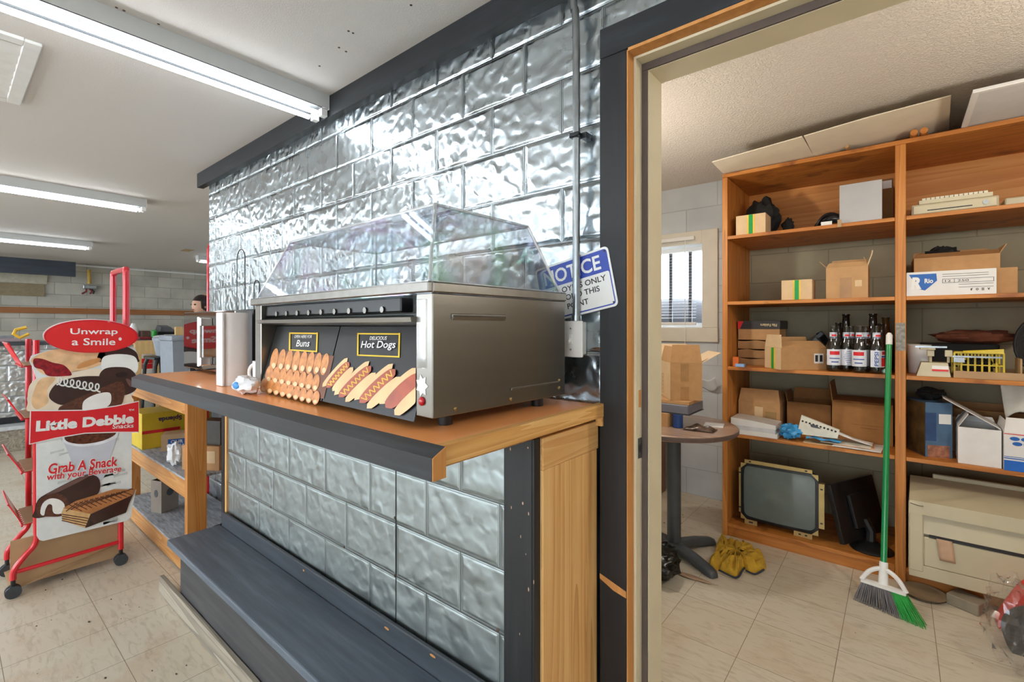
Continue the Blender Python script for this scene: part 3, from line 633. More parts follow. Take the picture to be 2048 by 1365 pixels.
# yellow sweetener carton (printed upside down), filter box, brown boxes, bag, grey carrier
yc, F = carton('sweetener_carton', 'yellow printed sweetener carton on the middle cloth lined shelf', (-3.71, .815, ms), (.33, .28, .225), math.radians(90), M('yellow_card', '#d9bf2f', .55, var=.05), closed=True,
               stick=(('front', 0, .62, .43, .52, m_redp), ('front', .72, 1, .56, .68, m_ink)))
text('Splenda', yc, fv(F, .15, -.001, .18), fd(F, -1, 0, 0), fd(F, 0, 0, -1), .13, .04, M('print_purple', '#4a3a5a', .5), .03)
text('Splenda', yc, fv(F, .20, -.001, .075), fd(F, 1, 0, 0), fd(F, 0, 0, 1), .15, .04, M('print_brown', '#5a4a20', .5), .03)
fb, F = carton('filter_towel_box', 'small white and blue filter towel box before the yellow carton', (-3.569, .88, ms), (.22, .13, .10), math.radians(67), m_cardl, closed=True,
               stick=(('front', .16, 1, 0, .72, m_blue),))
text('OUR FILTER', fb, fv(F, .13, -.0014, .055), fd(F, 1, 0, 0), fd(F, 0, 0, 1), .16, .022, m_white, .02)
text('TOWELS', fb, fv(F, .115, -.0014, .027), fd(F, 1, 0, 0), fd(F, 0, 0, 1), .12, .022, m_white, .02)
bx, F = carton('brown_box', 'brown cardboard box at the bench end of the middle cloth shelf', (-3.04, .845, ms), (.22, .14, .13), math.radians(33), m_card, closed=True, stick=(('right', .2, .9, .2, .9, m_cardl), ('front', .1, .9, .3, .8, m_cardl)))
def crumple(c, rx, ry, rz, amp=.25, fr=3.0, seed=0, seg=22, rings=14):
    def f(d):
        p = d * fr + Vector((seed, seed * .7, seed * .3)); return 1 + amp * (noise.noise(p) + .5 * noise.noise(p * 2.3))
    return MB().ball((c[0], c[1], c[2] + rz * .9), rx, ry, rz, seg, rings, f)
def settle(o, z):
    me = o.data; zo = o.location.z
    mz = min(v.co.z for v in me.vertices)
    for v in me.vertices:
        v.co.z -= mz
        if v.co.z < .004: v.co.z = 0
    o.location.z = z; o['_o'] = (o.location.x, o.location.y, z); return o
tag(settle(crumple((-3.15, .84, ms), .036, .036, .06, .35, 2.6, 3).build('plastic_bag', M('white_plastic_bag', '#e6e8ea', .35, var=.03)), ms), 'crumpled white plastic bag beside the filter towel box', 'bag')
bb, F = carton('drink_carrier', 'grey card carrier with leaf prints on the lowest cloth shelf', (-3.64, .845, ls), (.09, .11, .2), math.radians(22), M('grey_card', '#9d9489', .8, var=.04), closed=False)
MB(F).quad([(.045 + a, -.0012, .12 + b) for a, b in ell(0, 0, .016, .024, 0, 14)], (0, .0008, 0)).build('leaf_print', m_greyd, bb, smooth=0)
MB(F).quad([(.0912, .055 + a, .12 + b) for a, b in ell(0, 0, .022, .024, 0, 14)], (-.0008, 0, 0)).build('leaf_print', m_greyd, bb, smooth=0)
MB(F).box(.006, .084, .03, .08, .201, .212).build('handle', M('black_card', '#2b2927', .8), bb, smooth=0)
cr = MB()
for k in range(5):
    cr.tube(smooth_path([(-2.93 + .02 * k, .93 + .01 * k, ls + .008), (-2.96 + .03 * k, .98, ls + .05 + .012 * k), (-2.9, 1.04, ls + .03), (-2.87 + .01 * k, .95 + .03 * k, ls + .008)]), .006, 6)
tag(settle(cr.build('black_cable', m_blackp), ls), 'loop of black and white cable on the lowest cloth shelf', 'cable')
bx2, F = carton('black_bag_box', 'dark shiny packet on the brown box under the counter', (-3.0, .91, ms + .1325), (.14, .09, .13), .5, M('dark_foil', '#3a3632', .3, var=.2), closed=True)
jar, F = carton('grey_crate', 'dark grey crate behind the yellow carton on the middle shelf', (-3.40, 1.105, ms), (.45, .04, .31), 0, m_greyd, closed=True)
# ================================================================== HOT DOG CABINET
TH = math.radians(2.5)
WO = Vector((-.727, .632, 1.112))
WF = Matrix(((-math.cos(TH), math.sin(TH), 0, WO.x), (math.sin(TH), math.cos(TH), 0, WO.y), (0, 0, 1, WO.z), (0, 0, 0, 1)))
wm = T('hot_dog_cabinet', 'stainless hot dog and bun display cabinet with clear hood on the counter', 'food warmer', (WO.x - .46, WO.y + .23, CZ))
def L(x, y, z): return WF @ Vector((x, y, z))
def wb_(): return MB(WF)
wb_().box(0, .0545, 0, .459, -.001, .255, .002).build('side_cabinet', m_steel, wm, smooth=0)
wb_().box(.895, .945, 0, .459, -.012, .255, .002).build('side_cabinet', m_steel, wm, smooth=0)
wb_().box(.055, .8945, .06, .459, -.001, .185).box(.055, .8945, .30, .459, .186, .2545).build('body', m_steeld, wm, smooth=0)
wb_().hexa([(.055, -.012, .196), (.8945, -.012, .196), (.8945, .058, .188), (.055, .058, .188), (.055, -.014, .206), (.8945, -.014, .206), (.8945, .058, .216), (.055, .058, .216)]).build('front_lip', m_steel, wm, smooth=0)
bt = wb_().box(.13, .892, .014, .05, .2185, .252, .003)
bt.build('roller_tray', m_blackp, wm, smooth=0)
sc = wb_()
for i in range(9): sc.cyl((.2 + i * .075, .010, .2255), (.2 + i * .075, .0138, .2255), .0075, seg=14)
sc.build('roller_ends', m_steeld, wm)
# rim of the hood
wb_().box(-.004, .95, -.014, -.002, .2555, .278, .003).box(-.004, .008, -.0019, .462, .2555, .278, .003).box(.935, .95, -.0019, .462, .2555, .278, .003).box(.0081, .9349, .45, .462, .2555, .278, .003).build('hood_rim', m_steeld, wm, smooth=0)
wb_().box(.056, .894, -.010, .29, .2525, .2555).build('inner_shelf', m_clear, wm, smooth=0)
A = [(.012, .002, .2785), (.93, .002, .2785), (.93, .45, .2785), (.012, .45, .2785)]
Bq = [(.052, .048, .452), (.785, .048, .456), (.785, .362, .456), (.052, .362, .452)]
def face(i, j, nm):
    q = [Vector(A[i]), Vector(A[j]), Vector(Bq[j]), Vector(Bq[i])]; n = (q[1] - q[0]).cross(q[3] - q[0]).normalized() * .003
    cc = (sum(q, Vector()) / 4) - Vector((.45, .22, .35))
    if n.dot(cc) > 0: n = -n
    wb_().quad(q, n).build(nm, m_clear, wm, smooth=0)
face(0, 1, 'front_pane'); face(3, 0, 'side_pane'); face(1, 2, 'side_pane'); face(2, 3, 'back_pane')
wb_().quad([Vector(q) - Vector((0, 0, .0035)) for q in Bq], (0, 0, .003)).build('top_pane', m_clear, wm, smooth=0)
eb = MB()
for i in range(4):
    j = (i + 1) % 4
    eb.tube([L(*A[i]), L(*Bq[i])], .004, 8); eb.tube([L(*Bq[i]), L(*Bq[j])], .004, 8); eb.tube([L(*A[i]), L(*A[j])], .003, 8)
eb.build('hood_edges', m_edge, wm)
for x, y in ((.05, .075), (.05, .40), (.89, .075), (.89, .40)):
    wb_().cyl((x, y, -.0295), (x, y, -.002 if x < .5 else -.0125), .016, .018, 16).build('foot', m_blackp, wm)
wb_().box(-.0035, -.0002, .05, .215, .206, .214, .0012).hexa([(-.0002, .05, .2), (-.0002, .215, .2), (-.0002, .215, .214), (-.0002, .05, .214), (-.0012, .052, .2), (-.0012, .213, .2), (-.006, .213, .207), (-.006, .052, .207)]).build('side_slot', m_steeld, wm, smooth=0)
wb_().box(-.004, -.0002, .235, .43, .033, .039, .001).build('side_slot', m_steeld, wm, smooth=0)
for y, z in ((.06, .012), (.235, .012), (.43, .02), (.43, .04)): wb_().ball((-.0008, y, z), .003, .005, .005, 10, 6).build('screw', M('brass_screw', '#9a8458', .35, .9), wm)
wb_().ball((.033, -.002, .032), .0085, .006, .0095, 14, 8).build('indicator_light', M('red_lens', '#c01424', .15, coat=.5), wm)
stp = [(.034 + r * math.cos(t), -.0012, .064 + r * 1.15 * math.sin(t)) for i in range(14) for t, r in [(2 * math.pi * i / 14, .021 if i % 2 else .013)]]
wb_().quad(stp, (0, .0008, 0)).build('sticker', m_white, wm, smooth=0)
wb_().box(.02, .05, -.0035, -.0005, .10, .243, .001).build('price_sleeve', clear('sleeve', (.95, .95, .95), .06, .06, False, .05), wm, smooth=0)
# sloped picture panels
Pa = L(.46, -.002, -.012); Pn = (L(.46, -.002, -.012) - L(.46, -.002, -.012) + (WF.to_3x3() @ Vector((0, .052, .199)))).cross(WF.to_3x3() @ Vector((1, 0, 0))).normalized()
if Pn.y > 0: Pn = -Pn
def pan(x0, x1, nm, mt):
    q = [(x0, -.003, -.014), (x1, -.003, -.014), (x1, .0495, .186), (x0, .0495, .186)]
    return MB(WF).quad(q, (0, .003, .001)).build(nm, mt, wm, smooth=0)
m_pan = M('dark_panel_print', '#17181b', .38, var=.15)
pb = pan(.468, .893, 'bun_panel', m_pan); ph = pan(.058, .462, 'hot_dog_panel', m_pan)
pl_p = L(.46, -.003, -.014)
def wp(u, v, off=.001): return on_p(u, v, pl_p + Pn * off, Pn)
c6 = lambda x, y: (480 + x / 2.845, 380 + y / 2.845)
def pr(pts, par, nm, mt, off=.001, c=c6, sm=0):
    q = [wp(*c(*p), off) for p in pts]
    if sm: q = smooth_loop(q, sm)
    return MB().quad(q, Pn * .0004).build(nm, mt, par, smooth=0)
m_bunA = M('bun_print', '#d08a4e', .35, var=.25, nscale=60); m_bunB = M('bun_pale_print', '#eccb9c', .35, var=.08, nscale=40); m_bunD = M('bun_gap_print', '#6d3a1c', .4)
m_saus = M('sausage_print', '#a84c30', .3, var=.22, nscale=30); m_must = M('mustard_print', '#e0b23c', .4); m_bunC = M('toasted_bun_print', '#e6bf8a', .35, var=.15, nscale=14)
pr([(185, 935), (270, 915), (430, 935), (535, 945), (478, 1190), (122, 1120), (150, 1050)], pb, 'bun_backing', m_bunD, .0008)
bunsA = MB()
def addp(mb, pts, off): mb.quad([wp(*c6(*p), off) for p in pts], Pn * .0004)
for r, (xs, yt, yb, tilt) in enumerate(((range(200, 520, 41), 915, 1010, 16), (range(170, 520, 38), 1010, 1085, 14), (range(140, 500, 37), 1080, 1140, 12))):
    for i, x in enumerate(xs):
        y0 = yt + i * (4 if r == 0 else 7 if r == 1 else 9); h = (yb - yt) * .62
        if x > 535 - (y0 - 915) * .33 - 14: continue
        addp(bunsA, ell(x - tilt * .3, y0 + h * .85, 20, h * 1.08, 12), .0013 + r * .0006)
        MB().quad([wp(*c6(*p), .0018 + r * .0006) for p in ell(x - tilt * .3 - 4, y0 + h * 1.45, 11, h * .28, 8)], Pn * .0004).build('bun_end_print', m_bunB, pb, smooth=0)
bunsA.build('bun_print', m_bunA, pb, smooth=0)
for k, (p0, p1, wd, ms_) in enumerate((((496, 1125), (620, 983), 30, 1), ((566, 1178), (744, 1006), 37, 1), ((684, 1210), (882, 1024), 43, 1), ((832, 1238), (1024, 1054), 54, 0))):
    p0 = Vector(p0); p1 = Vector(p1); d = (p1 - p0).normalized(); n = Vector((-d.y, d.x)); Ln = (p1 - p0).length
    def cap(w, off, ext=0, pw=.5):
        a = [p0 - d * ext + d * (Ln + 2 * ext) * t + n * off + n * w * min(1, (4 * t * (1 - t)) ** pw * 1.0) for t in [i / 14 for i in range(15)]]
        b = [p0 - d * ext + d * (Ln + 2 * ext) * t + n * off - n * w * min(1, (4 * t * (1 - t)) ** pw * 1.0) for t in [i / 14 for i in range(14, -1, -1)]]
        return [tuple(q) for q in a + b]
    clip = lambda pts: [(min(x, 1000), y) for x, y in pts]
    pr(clip(cap(wd * .6, wd * 1.2, -4, .3)), ph, 'bun_print', m_bunC, .0015 + k * .0012)
    pr(clip(cap(wd * .55, -wd * .75, 16, .35)), ph, 'bun_print', m_bunC, .0009 + k * .0012)
    pr(clip(cap(wd * .78, 0, 4, .35)), ph, 'sausage_print', m_saus, .0014 + k * .0012)
    if ms_:
        zz = []; N = 15
        for i in range(N):
            t = .08 + .84 * i / (N - 1); zz.append(p0 + d * Ln * t + n * (wd * (.38 if i % 2 else -.38)))
        mm = MB()
        for a, b in zip(zz, zz[1:]):
            e = (b - a).normalized() * 0 + Vector((-(b - a).y, (b - a).x)).normalized() * 3.2
            addp(mm, [tuple(a - e), tuple(b - e), tuple(b + e), tuple(a + e)], .0018 + k * .0012)
        mm.build('mustard_print', m_must, ph, smooth=0)
for par, (x0, y0, x1, y1), lines in ((pb, (280, 812, 444, 925), (('OPEN HERE FOR', 836, 100, 15), ('Buns', 874, 74, 34))), (ph, (668, 815, 912, 955), (('DELICIOUS', 845, 96, 19), ('Hot Dogs', 887, 195, 50)))):
    bw = 8
    fb_ = MB()
    for q in ([(x0, y0), (x1, y0 + 2), (x1, y0 + 2 + bw), (x0, y0 + bw)], [(x0 - 2, y1 - 10), (x1 - 4, y1), (x1 - 4, y1 - bw), (x0 - 2, y1 - 10 - bw)], [(x0, y0), (x0 + bw, y0), (x0 + bw - 2, y1 - 10), (x0 - 2, y1 - 10)], [(x1 - bw, y0), (x1, y0), (x1 - 4, y1), (x1 - bw - 4, y1)]): addp(fb_, q, .0012)
    fb_.build('yellow_frame', m_yellow, par, smooth=0)
    for s, yy, ww, hh in lines:
        cxm = (x0 + x1) / 2; a = wp(*c6(cxm - ww / 2, yy)); b = wp(*c6(cxm + ww / 2, yy)); t_ = wp(*c6(cxm, yy - hh / 2)); u_ = wp(*c6(cxm, yy + hh / 2))
        r_ = (b - a).normalized(); up_ = Pn.cross(r_)
        if up_.z < 0: up_ = -up_
        text(s, par, (a + b) / 2 + Pn * .0008, r_, up_, (b - a).length, (t_ - u_).length, m_white, .012 if 'O' not in s[:1] else .008)
# ================================================================== MICROWAVE, TOWEL ROLL, MUG, BAG
mx0, mx1, my0, my1, mz0, mz1 = -2.74, -1.93, .768, 1.13, CZ + .012, CZ + .285
mw = T('microwave', 'large microwave oven with mirror door and chrome handle on the counter', 'microwave', (-2.3, .95, CZ))
MB().box(mx0, mx1, my0 + .022, my1, mz0, mz1, .006, 2).build('body', m_blackp, mw, smooth=0)
MB().box(mx0, -2.10, my0, my0 + .021, mz0 + .002, mz1 - .002, .004).build('door', M('mirror_door', '#7b7878', .05, .95, .02), mw, smooth=0)
MB().box(-2.098, mx1, my0, my0 + .021, mz0 + .002, mz1 - .002, .004).build('control_panel', m_blackp, mw, smooth=0)
hx = on_y(403, 690, my0 - .04).x
hd = MB()
for z in (mz0 + .05, mz1 - .05): hd.box(hx - .016, hx + .016, my0 - .05, my0 - .0005, z - .018, z + .018, .003)
hd.cyl((hx, my0 - .045, mz0 + .03), (hx, my0 - .045, mz1 - .03), .012, seg=16)
hd.build('handle', m_chrome, mw)
for x in (mx0 + .05, mx1 - .05):
    for y in (my0 + .05, my1 - .05): MB().cyl((x, y, CZ + .0005), (x, y, mz0), .015, seg=12).build('foot', m_blackp, mw)
q0 = on_z(432, 770, CZ); q1 = on_z(495, 765, CZ)
tw_c = ((q0 + q1) / 2); R_ = .046
tr_ = T('paper_towel_roll', 'upright white paper towel roll standing on the counter', 'paper towel', (-1.905, .690, CZ))
tcx, tcy = -1.905, .690
def qz(k, z):
    t = 2 * math.pi * k / 40; r = R_ * (abs(math.cos(t)) ** 3.2 + abs(math.sin(t)) ** 3.2) ** (-1 / 3.2) * .96 ; return (tcx + r * math.cos(t), tcy + r * math.sin(t), z)
MB().ring([[qz(k, z) for k in range(40)] for z in (CZ + .0005, CZ + .01, CZ + .26, CZ + .266)], True).build('roll', M('towel_paper', '#ece6e2', .9, var=.03, bmp=.5, bscale=55), tr_)
MB().hexa([(tcx - .016, tcy - R_ - .004, CZ + .002), (tcx + .042, tcy - R_ - .004, CZ + .002), (tcx + .042, tcy - R_ + .002, CZ + .002), (tcx - .016, tcy - R_ + .001, CZ + .002), (tcx - .018, tcy - R_ - .004, CZ + .265), (tcx + .042, tcy - R_ - .004, CZ + .265), (tcx + .042, tcy - R_ + .002, CZ + .265), (tcx - .018, tcy - R_ + .001, CZ + .265)]).build('loose_sheet', MATS['towel_paper'], tr_, smooth=0)
MB().cyl((tcx, tcy, CZ + .2661), (tcx, tcy, CZ + .2666), .02, seg=20).build('core', m_cardd, tr_)
mg = T('mug', 'white mug half hidden behind the hot dog cabinet', 'mug', (-1.738, .735, CZ))
MB().lathe([(.036, .0005), (.04, .004), (.041, .094), (.038, .094), (.036, .01), (.001, .009)], (-1.738, .735, CZ), 24).build('cup', m_white, mg)
MB().tube([(-1.738 - .034 - .03 * math.sin(t), .735 - .016 - .014 * math.sin(t), CZ + .05 + .033 * math.cos(t)) for t in [math.pi * i / 10 for i in range(11)]], .0055, 8).build('handle', m_white, mg)
pg = crumple((-1.61, .622, CZ), .062, .034, .028, .3, 2.4, 8).build('plastic_bag', MATS['white_plastic_bag'], None)
settle(pg, CZ + .0005); tag(pg, 'crumpled white bag with blue print tucked under the cabinet corner', 'bag')
bpz = MB()
bpz.ball((-1.61, .591, CZ + .03), .024, .006, .012, 12, 6); bpz.build('blue_print', M('sky_blue_print', '#3f8fd0', .4), pg)

ws = T('wire_stand', 'thin black wire arches standing on the microwave before the tin wall', 'wire stand', (-2.3, 1.09, mz1 + .001))
for u0, u1, v in ((474, 490, 499), (508, 519, 561)):
    a = on_y(u0, 600, 1.09).x; b = on_y(u1, 600, 1.09).x; zt_ = on_y((u0 + u1) / 2, v, 1.09).z; r_ = (b - a) / 2
    MB().tube([(a, 1.09, mz1 + .003), (a, 1.09, zt_ - r_)] + [((a + b) / 2 - r_ * math.cos(t), 1.09, zt_ - r_ + r_ * math.sin(t)) for t in [math.pi * i / 10 for i in range(1, 10)]] + [(b, 1.09, zt_ - r_), (b, 1.09, mz1 + .003)], .0028, 6).build('wire_arch', m_blackp, ws)
MB().box(on_y(470, 600, 1.09).x, on_y(523, 600, 1.09).x, 1.07, 1.11, mz1 + .0005, mz1 + .004).build('base', m_blackp, ws, smooth=0)

ch = MB(); rnd = random.Random(11)
for a, b in ((1500, 520), (1555, 500), (1583, 550), (1545, 660), (1583, 915), (1540, 1130), (1608, 880), (1580, 232), (1598, 182), (1495, 238), (1570, 745)):
    p = on_y(400 + a / 2.4094, 800 + b / 2.4094, .8875); ch.ball((p.x, .8877, p.z), rnd.uniform(.001, .0025), .0006, rnd.uniform(.002, .006), 8, 5)
ch.build('chips', M('chipped_spot', '#b99a84', .8), ct)
# ================================================================== SNACK RACK
RX = -3.25
rk = T('snack_rack', 'red wheeled snack display rack with printed side sign', 'display rack', (-3.42, .43, 0))
def sx(u, v, o=0): return on_x(u, v, RX + o)
RXB = -3.58
fr = MB()
for x in (RX - .018, RXB):
    fr.tube(smooth_path([(x, .222, .085), (x, .226, .13), (x, .262, .185), (x, .30, .245), (x, .30, .40), (x, .30, 1.23)]), .0125, 10)
    fr.tube([(x, .625, .085), (x, .625, 1.2)], .0125, 10)
    fr.tube([(x, .235, .118), (x, .615, .126)], .010, 8)
fr.build('frame', m_red, rk)
fr = MB()
pts = smooth_path([(RX - .018, .648, 1.18), (RX - .018, .648, 1.56), (RX - .025, .648, 1.60), (RX - .05, .65, 1.612), (RXB + .03, .65, 1.612), (RXB + .008, .65, 1.60), (RXB, .65, 1.565), (RXB, .65, 1.18)])
fr.tube(pts, .0155, 10); fr.build('push_handle', m_red, rk)
cb = MB()
for z in (.14, .42, .70, .96): cb.tube([(RX - .018, .625, z), (RXB, .625, z)], .009, 8)
cb.build('cross_bars', m_red, rk)
m_tan = M('tan_hardboard', '#b3936c', .6, var=.06, nscale=12)
for i, (z, lipz) in enumerate(((.33, .115), (.585, .10), (.845, .10), (1.10, .115))):
    yb, yf = .60, .252
    sh = MB()
    for k in range(9):
        x = RXB + .02 + k * (RX - .04 - RXB - .02) / 8
        sh.tube([(x, yb, z + .02), (x, yf + .005, z), (x, yf - .045, z + lipz)], .003, 6)
    for (y, zz) in ((yb, z + .02), (yf, z), (yf - .045, z + lipz), (.42, z + .01)): sh.tube([(RXB + .005, y, zz), (RX - .022, y, zz)], .0045, 6)
    o = sh.build('wire_shelf', m_red, rk)
    MB().hexa([(RXB + .005, yf - .002, z + .012), (RX - .022, yf - .002, z + .012), (RX - .022, yf + .001, z + .012), (RXB + .005, yf + .001, z + .012), (RXB + .005, yf - .044, z + lipz), (RX - .022, yf - .044, z + lipz), (RX - .022, yf - .041, z + lipz), (RXB + .005, yf - .041, z + lipz)]).build('shelf_lip', m_red, o, smooth=0)
    MB().hexa([(RXB + .01, yf + .01, z + .006), (RX - .026, yf + .01, z + .006), (RX - .026, yb - .01, z + .026), (RXB + .01, yb - .01, z + .026), (RXB + .01, yf + .01, z + .009), (RX - .026, yf + .01, z + .009), (RX - .026, yb - .01, z + .029), (RXB + .01, yb - .01, z + .029)]).build('shelf_mat', m_tan, o, smooth=0)
MB().hexa([(RXB + .01, .21, .025), (RX - .035, .215, .025), (RX - .035, .60, .10), (RXB + .01, .60, .10), (RXB + .01, .21, .029), (RX - .035, .215, .029), (RX - .035, .60, .104), (RXB + .01, .60, .104)]).box(RX - .06, RX - .054, .215, .64, .035, .26).build('base_board', m_tan, rk, smooth=0)
a = sx(20, 665, -.1); 
tag(MB().tube([sx(53, 655, -.06), sx(32, 660, -.06), sx(27, 668, -.06), sx(40, 676, -.06), sx(58, 668, -.06)], .008, 6).build('shelf_clip', M('yellow_plastic', '#dcae2a', .4)), 'bent yellow plastic clip on the topmost arm of the red rack', 'clip')
for x in (RX - .018, RXB):
    for y in (.222, .625):
        c = MB().cyl((x, y, .058), (x, y, .09), .009, seg=10); c.box(x - .016, x + .016, y - .012, y + .012, .05, .058)
        o = c.build('caster', m_blackp, rk)
        w = MB()
        for s in (-1, 1): w.cyl((x + s * .006, y, .0295), (x + s * .018, y, .0295), .029, seg=20)
        w.build('wheel', M('grey_rubber', '#3b3f44', .6), o)
# sign board with die-cut outline
c2 = lambda x, y: (x / 3.413, 500 + y / 3.413)
c3 = lambda x, y: (x / 3.413, 850 + y / 3.413)
sb_px = [(90, 703), (62, 712), (58, 722), (66, 738), (72, 757), (60, 775), (54, 798), (57, 815), (62, 823), (60, 888), (72, 884), (73, 1072), (78, 1080), (86, 1082), (252, 1042), (262, 1034), (265, 1010), (272, 980), (263, 979), (263, 864), (277, 862), (277, 805), (263, 812), (263, 792), (270, 782), (275, 760), (271, 748), (276, 735), (276, 712), (268, 694), (180, 690)]
sn = MB().quad([sx(u, v, .002) for u, v in sb_px], (.006, 0, 0)).build('sign_board', M('sign_print_white', '#dfe2e0', .35, var=.05, nscale=25), rk, smooth=0)
def art(pts, nm, mt, o=1, c=c2, sm=4, par=None):
    X = .0085 + o * .0006
    q = [sx(*c(*p), X) for p in pts]
    if sm: q = smooth_loop(q, sm)
    return MB().quad(q, (.0004, 0, 0)).build(nm, mt, par or sn, smooth=0)
P_pie = M('pie_crust_print', '#e3b98c', .4, var=.16, nscale=22); P_pied = M('pie_edge_print', '#cf8f56', .4, var=.15, nscale=30); P_cream = M('cream_print', '#ead9c2', .4, var=.06)
P_jam = M('cherry_print', '#8e1220', .3, var=.6, nscale=45); P_choc = M('chocolate_print', '#3a211c', .3, var=.2, nscale=12, coat=.2); P_cake = M('cake_crumb_print', '#57301f', .5, var=.4, nscale=90)
P_chocl = M('chocolate_sheen_print', '#6d4f49', .4); P_wh = M('icing_print', '#ecebe6', .4, var=.04); P_waf = M('wafer_print', '#b87a48', .4, var=.2, nscale=30); P_wafl = M('wafer_cream_print', '#dbb27c', .4, var=.15, nscale=50); P_cola = M('cola_ice_print', '#5a2d18', .35, var=.7, nscale=60)
P_gr = M('cup_print', '#c9ccd6', .35, var=.05); P_grl = M('cup_rim_print', '#e6e8ee', .35); P_pat = M('grey_pattern_print', '#c4c9c8', .4)
art([(215, 745), (330, 690), (520, 670), (700, 690), (705, 770), (600, 815), (460, 840), (300, 850), (235, 790)], 'pie_picture', P_pie, 1)
art([(230, 745), (290, 745), (360, 770), (440, 790), (490, 850), (450, 862), (330, 862), (290, 820), (235, 800)], 'cherry_picture', P_jam, 2)
art([(525, 800), (560, 770), (640, 745), (680, 740), (685, 760), (620, 790), (540, 812)], 'pie_edge_picture', P_pied, 2)
art([(200, 930), (260, 880), (360, 860), (600, 815), (720, 830), (860, 960), (895, 1000), (900, 1045), (700, 1080), (230, 1110), (190, 1040)], 'pastry_picture', P_cream, 1)
art([(260, 900), (330, 870), (380, 880), (320, 960), (330, 1040), (250, 1090), (215, 1030)], 'pie_edge_picture', P_pie, 2)
art([(670, 715), (720, 672), (830, 655), (920, 690), (945, 740), (930, 770), (690, 770)], 'chocolate_cake_picture', P_choc, 1)
art([(692, 760), (720, 725), (810, 712), (910, 725), (940, 770), (935, 830), (870, 850), (720, 845), (695, 810)], 'marshmallow_picture', P_wh, 2)
art([(680, 850), (720, 810), (810, 800), (890, 815), (940, 880), (930, 950), (880, 985), (820, 990), (720, 940), (685, 890)], 'doughnut_picture', P_choc, 3)
art([(790, 845), (850, 835), (870, 860), (830, 872), (800, 868)], 'doughnut_hole_picture', M('doughnut_hole_print', '#20120f', .4), 4)
art([(860, 880), (890, 890), (905, 930), (890, 935), (870, 910)], 'doughnut_sheen_picture', P_chocl, 4)
art([(335, 985), (400, 905), (560, 865), (740, 868), (840, 900), (830, 925), (560, 1010), (440, 1060), (360, 1035)], 'cupcake_picture', P_choc, 5)
art([(400, 1085), (440, 1055), (600, 985), (835, 900), (815, 1080), (600, 1108), (420, 1108)], 'cake_slice_picture', P_cake, 6)
art([(562, 1070), (580, 1025), (660, 985), (745, 975), (760, 1020), (740, 1065), (660, 1100), (575, 1104)], 'cream_filling_picture', P_wh, 7)
sw_ = MB()
pt = [Vector((385 + 300 * t + 22 * math.sin(t * 44), 895 + 50 * t + 26 * math.cos(t * 44))) for t in [i / 120 for i in range(121)]]
for a_, b_ in zip(pt, pt[1:]):
    e = Vector((-(b_ - a_).y, (b_ - a_).x)).normalized() * 5
    sw_.quad([sx(*c2(*p), .0127) for p in (a_ - e, b_ - e, b_ + e, a_ + e)], (.0003, 0, 0))
sw_.build('icing_swirl_picture', P_wh, sn, smooth=0)
pats = MB(); rnd = random.Random(3)
for i in range(46):
    u = rnd.uniform(80, 228); v = rnd.uniform(868, 1050)
    pats.quad([sx(u + a_, v + b_ - a_ * .25, .0088) for a_, b_ in ((0, -3), (14, -2), (28, -3), (28, 2.5), (14, 1), (0, 2.5))], (.0003, 0, 0))
pats.build('faint_pattern', P_pat, sn, smooth=0)
art([(430, 90), (440, 130), (480, 230), (500, 300), (525, 345), (600, 380), (690, 380), (720, 330), (760, 200), (795, 70), (700, 40), (520, 50)], 'cup_picture', P_gr, 2, c3, 3)
art([(425, 90), (440, 60), (600, 30), (780, 30), (805, 60), (790, 90), (700, 130), (560, 150), (450, 130)], 'cup_rim_picture', P_grl, 3, c3, 3)
art([(440, 90), (470, 60), (620, 35), (770, 40), (785, 68), (700, 110), (570, 132), (470, 120)], 'ice_picture', P_cola, 4, c3, 3)
# cake roll and wafer
art([(235, 590), (255, 520), (320, 470), (560, 350), (640, 345), (680, 380), (680, 450), (640, 490), (470, 570), (300, 632), (222, 632)], 'cake_roll_picture', P_choc, 5, c3, 3)
art([(330, 465), (560, 355), (610, 352), (440, 440), (350, 478)], 'cake_roll_sheen_picture', P_chocl, 6, c3, 3)
art([(245, 585), (262, 525), (320, 480), (400, 470), (462, 510), (470, 570), (430, 622), (330, 628), (270, 625)], 'cake_roll_end_picture', P_cake, 6, c3, 3)
art([(275, 605), (290, 540), (340, 505), (400, 510), (440, 545), (432, 600), (380, 610), (360, 590), (355, 550), (330, 545), (310, 580), (300, 620)], 'cake_roll_cream_picture', P_wh, 7, c3, 3)
art([(420, 600), (445, 560), (900, 435), (925, 445), (880, 540), (860, 600), (600, 700), (580, 705), (425, 655)], 'wafer_side_picture', P_choc, 8, c3, 0)
art([(430, 570), (520, 520), (780, 440), (925, 443), (905, 480), (620, 610)], 'wafer_top_picture', P_waf, 9, c3, 0)
art([(420, 600), (435, 570), (618, 610), (580, 705), (425, 655)], 'wafer_end_picture', P_wafl, 9, c3, 0)
wl = MB()
for i in range(13):
    a_, b_ = (470 + i * 36, 545 - i * 9), (560 + i * 34, 590 - i * 11)
    if b_[0] > 900: break
    for (s0, s1) in ((a_, b_), ((a_[0] + 60, a_[1] - 12), (b_[0] - 110, b_[1] + 2))):
        s0 = Vector(s0); s1 = Vector(s1); e = Vector((-(s1 - s0).y, (s1 - s0).x)).normalized() * 3
        wl.quad([sx(*c3(*p), .0146) for p in (s0 - e, s1 - e, s1 + e, s0 + e)], (.0003, 0, 0))
for i in range(4):
    s0 = Vector((424 - i * 1.0, 612 + i * 14)); s1 = Vector((604 - i * 6, 640 + i * 17)); e = Vector((.2, 3))
    wl.quad([sx(*c3(*p), .0146) for p in (s0 - e, s1 - e, s1 + e, s0 + e)], (.0003, 0, 0))
wl.build('wafer_line_picture', P_cake, sn, smooth=0)
